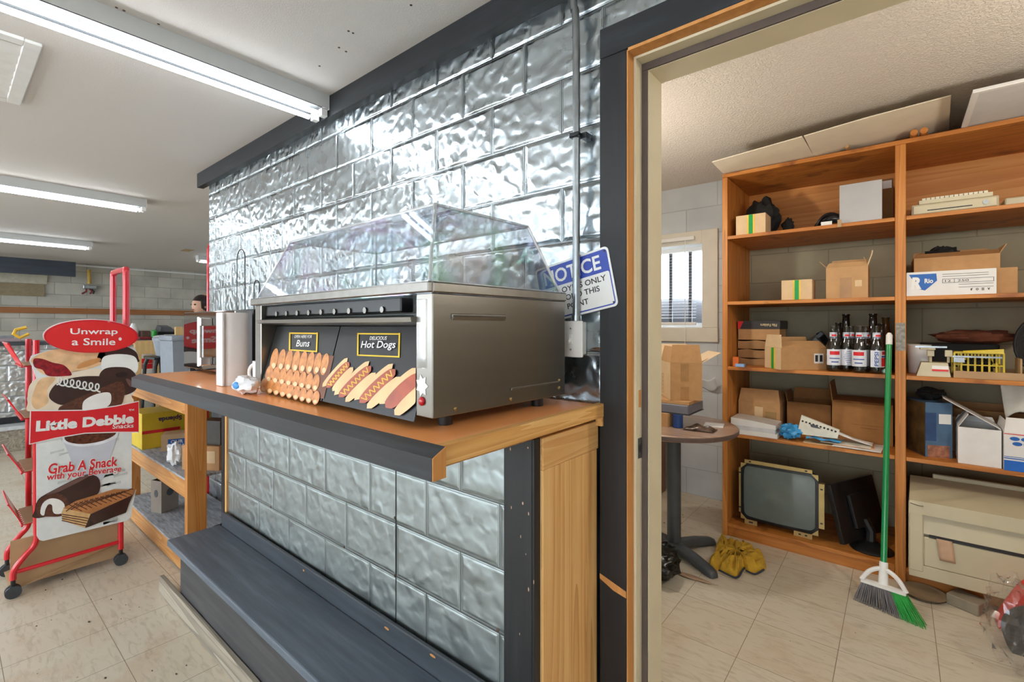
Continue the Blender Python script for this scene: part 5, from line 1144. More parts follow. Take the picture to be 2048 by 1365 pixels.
# bottles
m_bglass = clear('bottle_glass', (.50, .52, .52), .05, .03); m_dglass = M('dark_bottle_glass', '#1b1614', .08, var=.3, coat=.5); m_amber = M('amber_bottle_glass', '#5c4020', .1, var=.3, coat=.5)
m_lab = M('bottle_label_paper', '#dfe2ea', .5, var=.04); m_lblue = M('label_blue', '#3552a6', .5); m_lred = M('label_red', '#d8202a', .5)
prof = [(.024, .001), (.0325, .006), (.0335, .02), (.0335, .125), (.031, .145), (.02, .178), (.0155, .2), (.0135, .24), (.0155, .243), (.0155, .25)]
def bottle(x, y, label, dark=None, s=1.0, kind=0, turn=0):
    t = T('glass_bottle', label, 'bottle', (x, y, ZS[2]), 'bottles on the third shelf')
    P = [(r * s, z * s) for r, z in prof]
    MB().lathe(P, (x, y, zb), 20, cap=True).build('glass', dark or m_bglass, t, smooth=60)
    def band(z0, z1, a0, a1, mt, nm, rr, par=t, n=12):
        b = MB(); lo = []
        for i in range(n + 1):
            a = math.radians(a0 + (a1 - a0) * i / n); lo.append(a)
        for zq in (0,):
            b._add([(x + rr * s * math.cos(a), y + rr * s * math.sin(a), zb + z * s) for z in (z0, z1) for a in lo], [(i, i + 1, n + 2 + i, n + 1 + i) for i in range(n)])
        return b.build(nm, mt, par, recalc=False)
    fa = -90 + 20 + turn
    if kind:
        l = band(.035, .122, fa - 75, fa + 75, m_lab, 'body_label', .0339)
        nk = MB().lathe([(.0178 * s, .182 * s), (.0172 * s, .19 * s), (.0165 * s, .215 * s)], (x, y, zb), 20, cap=False).build('neck_label', m_lab, t)
        band(.194, .204, fa - 40, fa + 40, m_lred, 'neck_print', .0178, nk)
        band(.186, .188, fa - 85, fa + 85, m_lblue, 'neck_print', .0182, nk); band(.208, .2095, fa - 85, fa + 85, m_lblue, 'neck_print', .0173, nk)
        if kind == 1:
            band(.092, .112, fa - 42, fa + 42, m_lred, 'label_print', .0342, l); band(.05, .056, fa - 30, fa + 30, m_lblue, 'label_print', .0342, l); band(.07, .075, fa - 45, fa + 45, m_lblue, 'label_print', .0342, l)
        if kind == 2:
            for k in range(8): band(.04 + k * .01, .0425 + k * .01, fa - 10 - 7 * (4 - abs(4 - k)), fa + 10 + 7 * (4 - abs(4 - k)), m_lblue, 'label_print', .0342, l, 8)
        if kind == 3:
            band(.04, .084, fa + 8, fa + 60, m_lred, 'label_print', .0342, l); band(.086, .095, fa + 10, fa + 58, m_lblue, 'label_print', .0342, l); band(.1, .117, fa + 14, fa + 56, m_lred, 'label_print', .0342, l)
            a = math.radians(fa - 28); r_ = Vector((0, 0, 1)); nn = Vector((math.cos(a), math.sin(a), 0)); up_ = nn.cross(r_)
            text('PEPSI', l, Vector((x, y, zb + .078 * s)) + nn * .0346 * s, r_, up_, .074, .017, m_lblue, .02)
    return t
bt_ = [(1666.5, 3.145, 'clear soda bottle with red shield label next to the dark box', 1, 0), (1693, 3.18, 'clear soda bottle with blue diamond label, second in the front row', 2, 0), (1702, 3.255, 'clear soda bottle standing behind the diamond labelled one', 1, 30),
       (1719, 3.13, 'clear soda bottle with red topped label, third in the front row', 1, -25), (1731, 3.20, 'clear soda bottle with plain square label behind the third front one', 2, 50), (1753, 3.13, 'clear soda bottle with upright blue lettering and red panel', 3, 10)]
for u, y, lab, k, tn in bt_: bottle(X(u, y), y, lab, None, 1.0, k, tn)
for u, y, s, lab, mt in ((1692, 3.42, 1.28, 'tall dark bottle behind the diamond labelled soda bottle', m_dglass), (1677, 3.33, 1.08, 'shorter dark bottle behind the first soda bottle', m_dglass), (1746, 3.36, 1.28, 'tall black bottle behind the lettered soda bottle', m_dglass), (1763, 3.28, 1.06, 'short dark bottle beside the lettered soda bottle', m_dglass), (1779, 3.43, 1.2, 'amber bottle behind the broom handle tip', m_amber)):
    bottle(min(X(u, y), -.012 - .036 * s), y, lab, mt, s)
p = X(1771, 3.12); tag(MB().ball((p, 3.125, zb + .014), .017, .017, .014, 14, 8).build('teal_cap', M('pale_teal_plastic', '#9fc4c0', .4)), 'pale teal round cap on the third shelf by the broom handle', 'cap')
# bay two of the third row: postal scale, cup, tray, basket
y = 3.12
ps = T('postal_scale', 'beige balance scale with red and white label on the third shelf', 'scale', (X(1870, y), y + .06, ZS[2]))
xa, xb, xc, xd = X(1833, y), X(1902, y), X(1843, y), X(1905 - 7, y); h_ = Zt(1860, 726, y) - zb
MB().hexa([(xa, y, zb), (xb, y, zb), (xb, y + .14, zb), (xa, y + .14, zb), (xc, y + .012, zb + h_), (xd - .003, y + .012, zb + h_), (xd - .003, y + .12, zb + h_), (xc, y + .12, zb + h_)]).build('base', m_beige, ps, smooth=0)
lx = X(1864, y); lx2 = X(1897, y)
lbs = MB().hexa([(lx, y + .0015, zb + h_ * .38), (lx2, y + .0015, zb + h_ * .38), (lx2, y + .006, zb + h_ * .38), (lx, y + .006, zb + h_ * .38), (lx, y + .0075, zb + h_ * .8), (lx2, y + .0075, zb + h_ * .8), (lx2, y + .012, zb + h_ * .8), (lx, y + .012, zb + h_ * .8)]).build('scale_label', m_white, ps, smooth=0)
MB().hexa([(lx, y + .001, zb + h_ * .4), (lx2, y + .001, zb + h_ * .4), (lx2, y + .004, zb + h_ * .4), (lx, y + .004, zb + h_ * .4), (lx, y + .0035, zb + h_ * .54), (lx2, y + .0035, zb + h_ * .54), (lx2, y + .007, zb + h_ * .54), (lx, y + .007, zb + h_ * .54)]).build('red_band', m_redp, lbs, smooth=0)
for u in (1861, 1897):
    xx = X(u, y + .06); MB().cyl((xx, y + .06, zb + h_), (xx, y + .06, zb + h_ + .03), .006, seg=10).box(xx - .014, xx + .014, y + .045, y + .075, zb + h_ + .03, zb + h_ + .062, .002).build('weight_block', m_beige, ps, smooth=0)
MB().box(X(1840, y), X(1872, y), y + .03, y + .10, zb + h_ + .0625, zb + h_ + .072, .002).build('pan', m_beige, ps, smooth=0)
MB().box(X(1830, y + .06), X(1894, y + .06), y + .055, y + .065, zb + h_ + .0725, zb + h_ + .081).build('beam', m_galv, ps, smooth=0)
MB().box(X(1906, y), X(2006, y), y + .018, y + .028, Zt(1950, 714, y + .045) - .004, Zt(1950, 714, y + .045) + .004).box(X(1908, y), X(1930, y), y + .016, y + .029, Zt(1915, 722, y) - .008, Zt(1915, 722, y) + .014).build('beam', m_galv, ps, smooth=0)
xx = X(1833, 3.27)
tag(MB().lathe([(.042, 0), (.044, .004), (.05, .15), (.047, .15), (.042, .01), (.001, .008)], (xx + .012, 3.33, zb), 20).build('white_cup', m_white), 'white tall cup behind the beige balance scale', 'cup')
ty = T('card_tray', 'long shallow tan tray on the third shelf beside the scale', 'tray', (.36, 3.25, ZS[2]))
xa, xb = X(1907, 3.12), .62
MB().box(xa, xb, 3.115, 3.42, zb, zb + .005).box(xa, xb, 3.115, 3.12, zb + .0051, zb + .034).box(xa, xb, 3.415, 3.42, zb + .0051, zb + .034).build('tray_body', m_tan, ty, smooth=0)
xe = X(2040, 3.13); MB().box(xe, xe + .006, 3.121, 3.25, zb + .0051, zb + .1).build('divider', m_tan, ty, smooth=0)
bk_ = T('yellow_basket', 'yellow open lattice basket inside the tan tray', 'basket', (.22, 3.2, zb + .006))
x0, x1 = X(1909, 3.17), X(2008, 3.17); z0, z1 = zb + .0062, Zt(1960, 706, 3.17)
gb = MB()
for (ya, xa, xb) in ((3.17, x0, x1), (3.30, x0, x1)):
    for i in range(8):
        xx = xa + (xb - xa) * i / 7; gb.box(xx - .0035, xx + .0035, ya, ya + .004, z0, z1)
    for z in (z0, z0 + (z1 - z0) * .45, z1 - .006): gb.box(xa, xb, ya - .0006, ya + .0046, z, z + .006)
for xa in (x0, x1 - .004):
    for z in (z0, z0 + (z1 - z0) * .45, z1 - .006): gb.box(xa, xa + .004, 3.1747, 3.2993, z, z + .006)
gb.box(x0, x1, 3.1748, 3.2992, z0, z0 + .002)
gb.build('lattice', M('yellow_basket_plastic', '#d4bb28', .4), bk_, smooth=0)
MB().hexa([(x0 + .03, 3.15, z1 - .002), (x1 - .002, 3.15, z1 - .002), (x1 - .002, 3.169, z1 - .002), (x0 + .03, 3.169, z1 - .002), (x0 + .03, 3.155, z1 + .008), (x1 - .002, 3.155, z1 + .02), (x1 - .002, 3.169, z1 + .02), (x0 + .03, 3.169, z1 + .008)]).build('rim', MATS['yellow_basket_plastic'], bk_, smooth=0)
o = crumple(((x0 + x1) / 2, 3.235, z0 + .003), .055, .04, .04, .4, 3, 21).build('dark_oddments', m_blackm); settle(o, z0 + .0022); tag(o, 'dark oddments lying in the yellow basket', 'oddments')
tag(MB().box(X(1842, 3.46), X(2000, 3.46), 3.46, 3.62, zb, Zt(1900, 688, 3.46), .004).build('black_case', m_blackm), 'black case along the wall behind the yellow basket', 'case')
o = crumple((X(1950, 3.5), 3.53, 0), .17, .06, .035, .3, 2.5, 31).build('brown_cloth', M('rust_cloth', '#6d3a24', .85, var=.3, bmp=.3)); settle(o, Zt(1900, 688, 3.46) + .0005); tag(o, 'rust brown cloth heaped on the black case on the third shelf', 'cloth')
cb = MB(); xx, yy = .56, 3.33
for k in range(8):
    cb.tube([(xx + (.125 - .006 * k) * math.cos(t), yy + .01 * k - .03, zb + .16 + (.15 - .006 * k) * math.sin(t)) for t in [2 * math.pi * i / 28 for i in range(29)]], .006, 6)
cb = cb.build('black_hose_coil', m_blackp); settle(cb, zb + .0056); tag(cb, 'upright coil of black cable at the edge of the third shelf', 'cable')
# --- fourth row
zb = ZS[3] + .0005
t, F = shelf_box('brown_box', 'brown open box with raised flap behind the white paper stack', 1477, 1560, 806, 3.30, .25, ZS[3], mat=m_card, flaps=(('front', .085, -12), ('right', .06, -20)), stick=(('front', .66, .92, .3, .7, M('tan_print', '#9b7a4c', .6)), ('front', .4, .6, .3, .85, m_cardl)))
t, F = shelf_box('brown_box', 'darker brown box with folded flaps in the middle of the fourth shelf', 1574, 1662, 808, 3.36, .22, ZS[3], mat=m_cardd, flaps=(('back', .07, 0), ('left', .06, 10), ('front', .04, 80)))
t, F = shelf_box('brown_box', 'long brown box with wavy top beside the green broom handle', 1664, 1786, 806, 3.30, .28, ZS[3], mat=M('mid_cardboard', '#a06f3c', .85, var=.08), closed=True, flaps=(('left', .10, 8), ('front', .03, 100)))
for z_, a, b in ((.62, .28, .72), (.52, .4, .66)): MB(F).box(a * .33, b * .33, -.001, -.0002, z_ * .16, z_ * .16 + .004).build('print_lines', m_cardd, t, smooth=0)
y = 3.10; x0, x1 = X(1466, y + .02), X(1556, y + .02)
for k, (v0, v1, dx, mt) in enumerate(((872, 852, .0, m_paper), (851, 838, -.012, M('grey_paper', '#cfcfd2', .75)), (837, 818, -.010, m_paper))):
    z0 = zb + (0 if not k else Zt(1500, v0, y) - ZS[3] - .004); z1 = Zt(1500, v1, y)
    n = 9; loops = []
    z0 = [zb, zb + .028, zb + .050][k]; z1 = [zb + .0275, zb + .0495, zb + .094][k]
    for j in range(5):
        yy = y + .005 * k + .175 * j / 4
        lo = [(x0 + dx + (x1 - x0) * i / (n - 1), yy, z0) for i in range(n)]
        hi = [(x0 + dx + (x1 - x0) * i / (n - 1), yy, z1 - (z1 - z0) * (.45 * (i / (n - 1)) ** 1.5 if k == 2 else .03 * math.sin(i))) for i in range(n - 1, -1, -1)]
        loops.append(lo + hi)
    tag(MB().ring(loops).build('paper_stack', mt, smooth=40), ('lowest', 'middle', 'topmost')[k] + ' sheaf of white papers at the table end of the fourth shelf', 'papers', 'paper sheaves')
m_bluebag = M('blue_bag_plastic', '#3c9ad8', .3, var=.15)
o = crumple((X(1581, 3.14), 3.15, zb), .055, .05, .04, .4, 2.6, 41).build('blue_bag', m_bluebag); settle(o, zb); tag(o, 'crumpled blue plastic bag beside the white paper sheaves', 'bag')
pa = [on_y(1592, 872, 3.13), on_y(1712, 890, 3.12)]
xq0, xq1 = X(1592, 3.12), X(1710, 3.12)
for k, (a_, b_, yy, dd, mt, lab) in enumerate(((1606, 1690, 3.094, .2, m_cardl, 'tan card lying under the blue film on the fourth shelf'), (1664, 1762, 3.092, .19, m_paper, 'white printed sheet at the shelf edge near the broom handle'), (1668, 1748, 3.11, .15, M('peach_card', '#d8a070', .6), 'peach coloured card between the white sheets'), (1640, 1742, 3.115, .15, M('cream_paper', '#ded8c8', .7), 'cream sheet uppermost in the flat paper pile'))):
    x0, x1 = X(a_, yy), X(b_, yy); z = zb + .0045 * k
    tag(MB(frame((x0, yy, 0), math.radians((3, -4, 2, -2)[k]))).box(0, x1 - x0, .004, dd, z, z + .004).build('paper_sheet', mt, smooth=0), lab, 'paper', 'flat papers on the fourth shelf')
ztop = zb + .0185
b = MB(); x0, x1 = X(1612, 3.10), X(1682, 3.10)
b.grid(16, 5, lambda i, j: (x0 + (x1 - x0) * i, 3.096 + .05 * j + .004 * math.sin(9 * i), ztop + .006 + .012 * abs(math.sin(7 * i + 3 * j)) * (1 - .4 * i)))
tag(b.build('blue_film', m_bluebag, solid=.001), 'strip of blue plastic film lying on the flat papers', 'film')
# price strip card with round holes, tilted
a_, b_, c_, d_ = [on_y(u, v, 3.135) for u, v in ((1603, 831), (1679, 861), (1675, 878), (1594, 868))]
pc_ = T('punched_card', 'white tilted card with a row of black dots on the papers', 'card', tuple((a_ + b_ + c_ + d_) / 4 + Vector((0, 0, -.03))))
MB().quad([a_, b_, c_, d_], (0, .02, 0)).build('card', M('cream_card', '#e0dccb', .6), pc_, smooth=0)
dt = MB()
for i in range(10):
    t = (i + .7) / 10.6; q = a_.lerp(b_, t) * .72 + d_.lerp(c_, t) * .28
    dt.quad([(q.x + .0055 * math.cos(g), q.y - .0012, q.z + .0055 * math.sin(g)) for g in [2 * math.pi * k / 12 for k in range(12)]], (0, .001, 0))
dt.build('dots', m_ink, pc_, smooth=0)
q = a_.lerp(c_, .45); MB().quad([(q.x - .035, q.y - .0012, q.z + .004), (q.x - .01, q.y - .0012, q.z + .002), (q.x + .02, q.y - .0012, q.z - .018), (q.x - .03, q.y - .0012, q.z - .012)], (0, .001, 0)).build('sketch', m_greyd, pc_, smooth=0)
b = MB(); x0, x1 = X(1652, 3.17), X(1745, 3.17)
b.grid(14, 5, lambda i, j: (x0 + (x1 - x0) * i, 3.16 + .09 * j - .02 * i, zb + .020 + .075 * (1 - i) ** 1.3 * (.75 + .25 * math.sin(5 * j)) + .004))
tag(b.build('curled_paper', m_paper, solid=.0012), 'curled white paper sheet behind the punched card', 'paper')
# bay two: blue box, white box, blue and white box, hanging cloth
c = on_z(1851, 899, zb); y0 = 3.16; xb_ = X(1851, y0)
gb_, F = carton('blue_computer_box', 'blue printed box with photo side in the second bay', (xb_, y0, zb), (.11, .20, Zt(1851, 806, y0) - zb), math.radians(22), M('blue_grey_card', '#52708f', .45, var=.15), closed=True, stick=(('front', .08, .9, .0, .22, M('brown_photo_print', '#a9745c', .4, var=.5, nscale=40)), ('front', .5, .95, .62, .80, m_white), ('front', .0, .4, .3, .82, M('navy_print', '#34507a', .45))))
h_ = Zt(1851, 806, y0) - zb
MB(F).box(-.0012, -.0002, .005, .195, .004, h_ - .004).build('photo_face', M('dark_photo_print', '#6a5a3c', .4, var=.7, nscale=14), gb_, smooth=0)
o = crumple((X(1862, 3.30), 3.28, 0), .055, .05, .03, .4, 2.5, 51).build('dark_scarf', m_blackm); settle(o, zb + h_ + .0025); tag(o, 'dark soft thing resting on the blue printed box', 'cloth')
y0 = 3.12; x0, x1 = X(1916, y0), X(2003, y0); h_ = Zt(1960, 858, y0) - zb
wx_, F = carton('white_box', 'plain white open box with raised lid flap in the second bay', (x0, y0, zb), (x1 - x0, .2, h_), math.radians(-1), MATS['white_card'], flaps=(('left', .07, -30), ('back', .03, 10)))
MB(F).quad([((x1 - x0), .02, h_ + .001), ((x1 - x0), .19, h_ + .001), ((x1 - x0) - .20, .19, h_ + .13), ((x1 - x0) - .20, .02, h_ + .13)], (.002, 0, .002)).build('lid_flap', MATS['white_card'], wx_, smooth=0)
t, F = carton('brown_box', 'brown box with a wide flap behind the plain white box', (X(1870, 3.40), 3.41, zb), (.34, .2, .18), 0, m_card, flaps=(('front', .09, 55), ('back', .06, 0)))
y0 = 3.10; x0 = X(2008, y0); x1 = .70; h_ = Zt(2020, 866, y0) - zb
db, F = carton('blue_white_box', 'white box with blue base print beside the plain white box', (x0, y0, zb), (x1 - x0, .2, h_), 0, MATS['white_card'], flaps=(('front', .075, -35), ('left', .05, -8)), stick=(('front', 0, 1, 0, .27, M('royal_blue', '#1668c8', .45)), ('front', 0, 1, .31, .335, m_blue), ('front', 0, 1, .36, .375, m_blue), ('front', 0, 1, .955, .975, m_redp)))
wB = x1 - x0
text('DAYTON', db, fv(F, wB * .3, -.001, h_ * .84), (1, 0, 0), (0, 0, 1), wB * .5, .022, m_blue, .03) if False else None
wv = MB(F)
for r_, zz in ((0, .85), (1, .72)):
    for i in range(4): wv.quad([(.02 + .035 * i + r_ * .008 + a, -.0012, h_ * zz + b) for a, b in ell(.014, 0, .016, .009, 0, 14)], (0, .0009, 0))
wv.build('blue_print', m_blue, db, smooth=0)
for k in range(5): MB(F).box(wB * (.3 + .02 * (k % 2)), wB * .9, -.001, -.0002, h_ * (.6 - .05 * k), h_ * (.6 - .05 * k) + .002).build('print_lines', m_blue, db, smooth=0)
b = MB(); x0 = X(2002, 3.2)
b.grid(14, 10, lambda i, j: (x0 + .02 * j + (.20 - .02 * j) * i, 3.22 + .018 * math.sin(9 * i + 2 * j), ZS[2] - .0225 - .17 * j * (1 - .25 * abs(math.sin(6 * i)))))
tag(b.build('white_cloth', M('off_white_cloth', '#d5d2c8', .8, var=.05), solid=.002), 'off white cloth hanging under the third shelf in the second bay', 'cloth')
# --- bottom row: crt monitor, lcd monitor, printer
zb = ZS[4] + .0005; y = 3.15
x0, x1 = on_y(1482, 970, y).x, on_y(1637, 970, y).x; z0, z1 = .112, .455
ct_ = T('crt_monitor', 'bare black picture tube monitor with brass mounting brackets', 'monitor', ((x0 + x1) / 2, y + .2, zb))
xm, zm = (x0 + x1) / 2, (z0 + z1) / 2; hw, hh = (x1 - x0) / 2, (z1 - z0) / 2
def rr2(w, h, r, yy, n=6):
    pts = []
    for cx, cz, a0 in ((w - r, h - r, 0), (-w + r, h - r, 90), (-w + r, -h + r, 180), (w - r, -h + r, 270)):
        for i in range(n + 1):
            t = math.radians(a0 + 90 * i / n); pts.append((xm + cx + r * math.cos(t), yy, zm + cz + r * math.sin(t)))
    return pts
MB().ring([rr2(hw, hh, .04, y + .012), rr2(hw, hh, .045, y + .05), rr2(hw * .96, hh * .96, .05, y + .09), rr2(hw * .5, hh * .5, .05, y + .28), rr2(.05, .05, .03, y + .33), rr2(.03, .03, .02, y + .42)]).build('tube_body', m_blackp, ct_)
MB().grid(20, 16, lambda i, j: (xm + (i * 2 - 1) * (hw - .012), y + .011 - .022 * (1 - (i * 2 - 1) ** 2 * .6 - (j * 2 - 1) ** 2 * .4), zm + (j * 2 - 1) * (hh - .012))).build('screen', M('crt_glass', '#66716d', .1, var=.05, coat=.6), ct_, smooth=60)
MB().ring([rr2(hw, hh, .04, y + .0115), rr2(hw, hh, .04, y - .004), rr2(hw - .014, hh - .014, .035, y - .006), rr2(hw - .018, hh - .018, .03, y + .0115)], cap=False, closed=True).build('bezel', m_blackp, ct_)
m_brass = M('zinc_yellow_bracket', '#c2ab72', .4, .6, .08)
for (a_, b_, c_, d_) in ((xm - hw + .02, xm + hw - .03, z1 + .001, z1 + .022), (x1 + .001, x1 + .028, zm - hh * .75, zm + hh * .72), (x0 - .012, x0 - .001, zm - hh * .8, zm + hh * .8), (xm - hw * .9, xm - hw * .55, zb, z0 - .001), (xm + hw * .4, xm + hw * .85, zb, z0 - .001)):
    o = MB().box(a_, b_, y + .0, y + .003, c_, d_).box(a_, b_, y + .0031, y + .03, (c_ if d_ > z1 else d_ - .003), (c_ + .003 if d_ > z1 else d_)).build('bracket', m_brass, ct_, smooth=0)
    if b_ - a_ > d_ - c_: hl = [(a_ + .03, (c_ + d_) / 2), (b_ - .03, (c_ + d_) / 2)]
    else: hl = [((a_ + b_) / 2, c_ + .03), ((a_ + b_) / 2, d_ - .03)]
    hm = MB()
    for hx_, hz_ in hl: hm.box(hx_ - .006, hx_ + .006, y - .0008, y - .0001, hz_ - .004, hz_ + .004)
    hm.build('slot', m_ink, o, smooth=0)
for sx_, sz_ in ((-1, 1), (1, 1), (1, -1), (-1, -1)):
    cx, cz = xm + sx_ * hw, zm + sz_ * hh
    if sz_ < 0 and cz - .012 < zb: pass
    MB().quad([(cx - sx_ * .034, y - .0065, cz + sz_ * .0), (cx, y - .0065, cz - sz_ * .034), (cx + sx_ * .0, y - .0065, cz + sz_ * .0)], (0, .002, 0)).build('corner_plate', m_brass, ct_, smooth=0)
lm = T('lcd_monitor', 'black flat monitor on a round foot turned sideways on the bottom shelf', 'monitor', (-.17, 3.26, zb))
cx_, cy_ = on_z(1722, 1090, zb).x + .042, 3.225
MB().lathe([(.098, 0), (.1, .005), (.085, .018), (.04, .03), (.02, .035)], (cx_ + .005, cy_, zb), 28).build('foot', m_blackp, lm)
Fm = Matrix.Translation((cx_ - .03, cy_ + .06, zb + .035)) @ Matrix.Rotation(math.radians(66), 4, 'Z') @ Matrix.Rotation(math.radians(-14), 4, 'X')
MB(Fm).box(-.21, .21, -.014, .014, .0, .31, .004, 2).build('panel', m_blackp, lm)
MB(Fm).box(-.10, .10, -.036, -.0145, .06, .24, .006).build('back_cover', m_blackp, lm, smooth=0)
MB(Fm).box(-.19, .19, .0142, .015, .02, .29).build('screen', M('dark_screen', '#0d0f12', .1), lm, smooth=0)
MB().tube([(cx_, cy_ + .03, zb + .02), (cx_ + .0, cy_ + .05, zb + .08), (cx_ - .03, cy_ + .055, zb + .14)], [.026, .024, .024], 10).build('neck', m_blackp, lm)
# printer
y = 3.0; x0, x1 = .040, .56; z1 = .452; yb = 3.5
pr_ = T('printer', 'large beige laser printer on the bottom shelf of the second bay', 'printer', ((x0 + x1) / 2, 3.25, zb))
MB().box(x0, x1, y + .031, yb, zb, .39, .006, 2).box(x0, x0 + .055, y + .001, y + .0305, zb + .03, .445, .005).build('body', m_beige, pr_, smooth=0)
MB().hexa([(x0, y, .39), (x1, y, .39), (x1, yb, .391), (x0, yb, .391), (x0 + .003, y + .003, z1), (x1 - .003, y + .003, z1), (x1 - .01, y + .30, z1 + .05), (x0 + .01, y + .30, z1 + .05)]).build('top_cover', m_beige, pr_, smooth=0)
MB().box(x0 + .1, x1 - .05, y + .305, y + .33, z1 - .0, z1 + .07, .004).build('output_slot', m_beige, pr_, smooth=0)
MB().box(x0 + .15, x1 - .08, y + .302, y + .3045, z1 + .022, z1 + .045).build('dark_gap', m_ink, pr_, smooth=0)
MB().hexa([(x0 + .0555, y + .006, .30), (x1, y + .006, .30), (x1, y + .03, .30), (x0 + .0555, y + .03, .30), (x0 + .0555, y + .028, .388), (x1, y + .028, .388), (x1, y + .03, .389), (x0 + .0555, y + .03, .389)]).build('recess_panel', m_beige, pr_, smooth=0)
MB().box(x0 + .0555, x1, y + .002, y + .0305, zb + .065, .285, .004).build('front_door', m_beige, pr_, smooth=0)
MB().box(x0 + .075, x1 - .1, y + .0005, y + .03, .2865, .2985).build('paper_slot', m_ink, pr_, smooth=0)
MB().box(x0 + .001, x1, y + .004, y + .0305, zb + .001, zb + .0635, .003).build('lower_tray', m_beige, pr_, smooth=0)
MB().tube(smooth_path([(x0 + .006, y - .0005, .438), (x0 + .03, y - .0005, .432), (x0 + .055, y - .0005, .431)]), .0012, 6).build('scribble_mark', m_ink, pr_)
tag(MB().grid(5, 8, lambda i, j: (x0 + .10 + .055 * i + .012 * j, y - .004 - .004 * math.sin(3 * j), .292 - .10 * j)).build('paper_slip', M('tan_paper', '#cda98a', .8), solid=.001), 'tan paper slip hanging out of the beige printer', 'paper')

p = on_y(1679, 450, 3.086)
kc = MB().box(p.x - .009, p.x + .009, 3.0835, 3.0875, p.z - .012, p.z + .028).box(p.x - .009, p.x + .009, 3.0876, 3.112, ZS[0] + .0005, ZS[0] + .0035)
tag(kc.build('tan_clip', m_tan, smooth=0), 'little tan clip hooked on the topmost shelf edge below the grey square box', 'clip')
# ================================================================== ON TOP OF THE SHELF UNIT
zt = 2.2432
def slab_z(pts_uv, z, back_y, th, name, mat, label, cat, dz=0):
    """sheet lying on the unit and overhanging its front; near corners from the picture at height z"""
    n = [on_z(u, v, z) for u, v in pts_uv]
    p = [n[0], n[1], Vector((n[1].x + .02, back_y, z + dz)), Vector((n[0].x - .02, back_y, z + dz))]
    return tag(MB().quad(p, (0, 0, th)).build(name, mat, smooth=0), label, cat)
m_sheet = M('pale_card_sheet', '#e8dcc6', .8, var=.05, nscale=9)
slab_z(((1424, 325), (1604, 274)), 2.250, 3.5, .005, 'cardboard_sheet', m_sheet, 'flattened pale carton overhanging the window end of the shelf top', 'cardboard')
a_, b_, c_ = on_z(1608, 273, 2.250), on_z(1735, 236, 2.268), on_z(1902, 192, 2.31)
MBs = MB()
loops = []
for yy, dz in ((0, 0), (1, .0)):
    pass
P = [a_, b_, c_]
near = [Vector(q) for q in P]; far_ = [Vector((a_.x + .0, 3.5, 2.250)), Vector((b_.x + .02, 3.5, 2.268)), Vector((c_.x + .03, 3.45, 2.318))]
bm_ = MB(); th = Vector((0, 0, .005))
bm_.hexa([near[0], near[1], far_[1], far_[0], near[0] + th, near[1] + th, far_[1] + th, far_[0] + th])
bm_.hexa([near[1], near[2], far_[2], far_[1], near[1] + th, near[2] + th, far_[2] + th, far_[1] + th])
tag(bm_.build('cardboard_sheet', m_sheet, smooth=0), 'bent pale carton sheet over the middle of the shelf top', 'cardboard')
rl = MB(); 
o = MB().tube(smooth_path([(-.21, 3.06, 2.2535), (-.21, 3.5, 2.2535)], 2), .008, 8)
tag(o.build('wooden_rod', m_card), 'thin wooden rod under the bent carton sheet', 'rod')
for k, u in enumerate((1828, 1848)):
    p = on_z(u, 252, 2.265); xx = on_y(u, 252, 3.07).x
    tag(MB().cyl((xx, 3.065, 2.2435 + .0155), (xx, 3.5, 2.2435 + .0155), .015, seg=16).build('wooden_roller', m_shelf), ('first' if not k else 'second') + ' round wooden roller end poking out above the middle upright', 'roller', 'rollers on the shelf top')
tl = T('ceiling_tile', 'white bordered panel lying on the shelf top, overhanging the second bay', 'panel', (.45, 3.2, 2.2435))
n0, n1 = on_z(1946, 178, 2.262), on_z(2060, 146, 2.262)
f0, f1 = on_y(1909, 251, 3.06), Vector((.75, 3.06, 2.262))
xA, xB, yA, yB = n0.x, .80, n0.y, 3.45
z0 = 2.2445
MB().box(xA, xB, yA, yB, z0 + .004, z0 + .014).build('panel_board', M('tile_white', '#d8d8d6', .7, var=.03), tl, smooth=0)
MB().box(xA, xA + .02, yA, yB, z0, z0 + .0039).box(xA + .0201, xB, yA, yA + .02, z0, z0 + .0039).build('border', m_white, tl, smooth=0)
tag(MB().box(.215, .60, 3.46, 3.64, zt + .001, zt + .115, .002).build('board_offcut', MATS['pale_orange_ply']), 'orange brown board offcut behind the white panel on the shelf top', 'board')
# ================================================================== ROUND TABLE AND WHAT STANDS ON IT
tc = on_z(1348, 1106, 0); TX, TY, TZ = tc.x, tc.y, .74
TR = .335
rt_ = T('round_table', 'small round pedestal table with brown top before the window', 'table', (TX, TY, 0))
MB().lathe([(TR - .006, TZ - .032), (TR, TZ - .028), (TR, TZ - .004), (TR - .005, TZ)], (TX, TY, 0), 64).build('table_top', m_table, rt_)
MB().lathe([(TR + .0003, TZ - .027), (TR + .0025, TZ - .024), (TR + .0025, TZ - .008), (TR + .0003, TZ - .005)], (TX, TY, 0), 64, cap=False).build('edge_band', M('brown_edge_band', '#5f4d45', .45), rt_)
MB().cyl((TX, TY, .0705), (TX, TY, TZ - .0325), .0375, seg=28).build('column', m_iron, rt_)
MB().box(TX - .13, TX + .13, TY - .13, TY + .13, TZ - .0385, TZ - .0325).build('top_plate', m_iron, rt_, smooth=0)
t1 = on_z(1424, 1150, .01); A0 = math.atan2(t1.y - TY, t1.x - TX); R0 = (Vector((t1.x, t1.y)) - Vector((TX, TY))).length
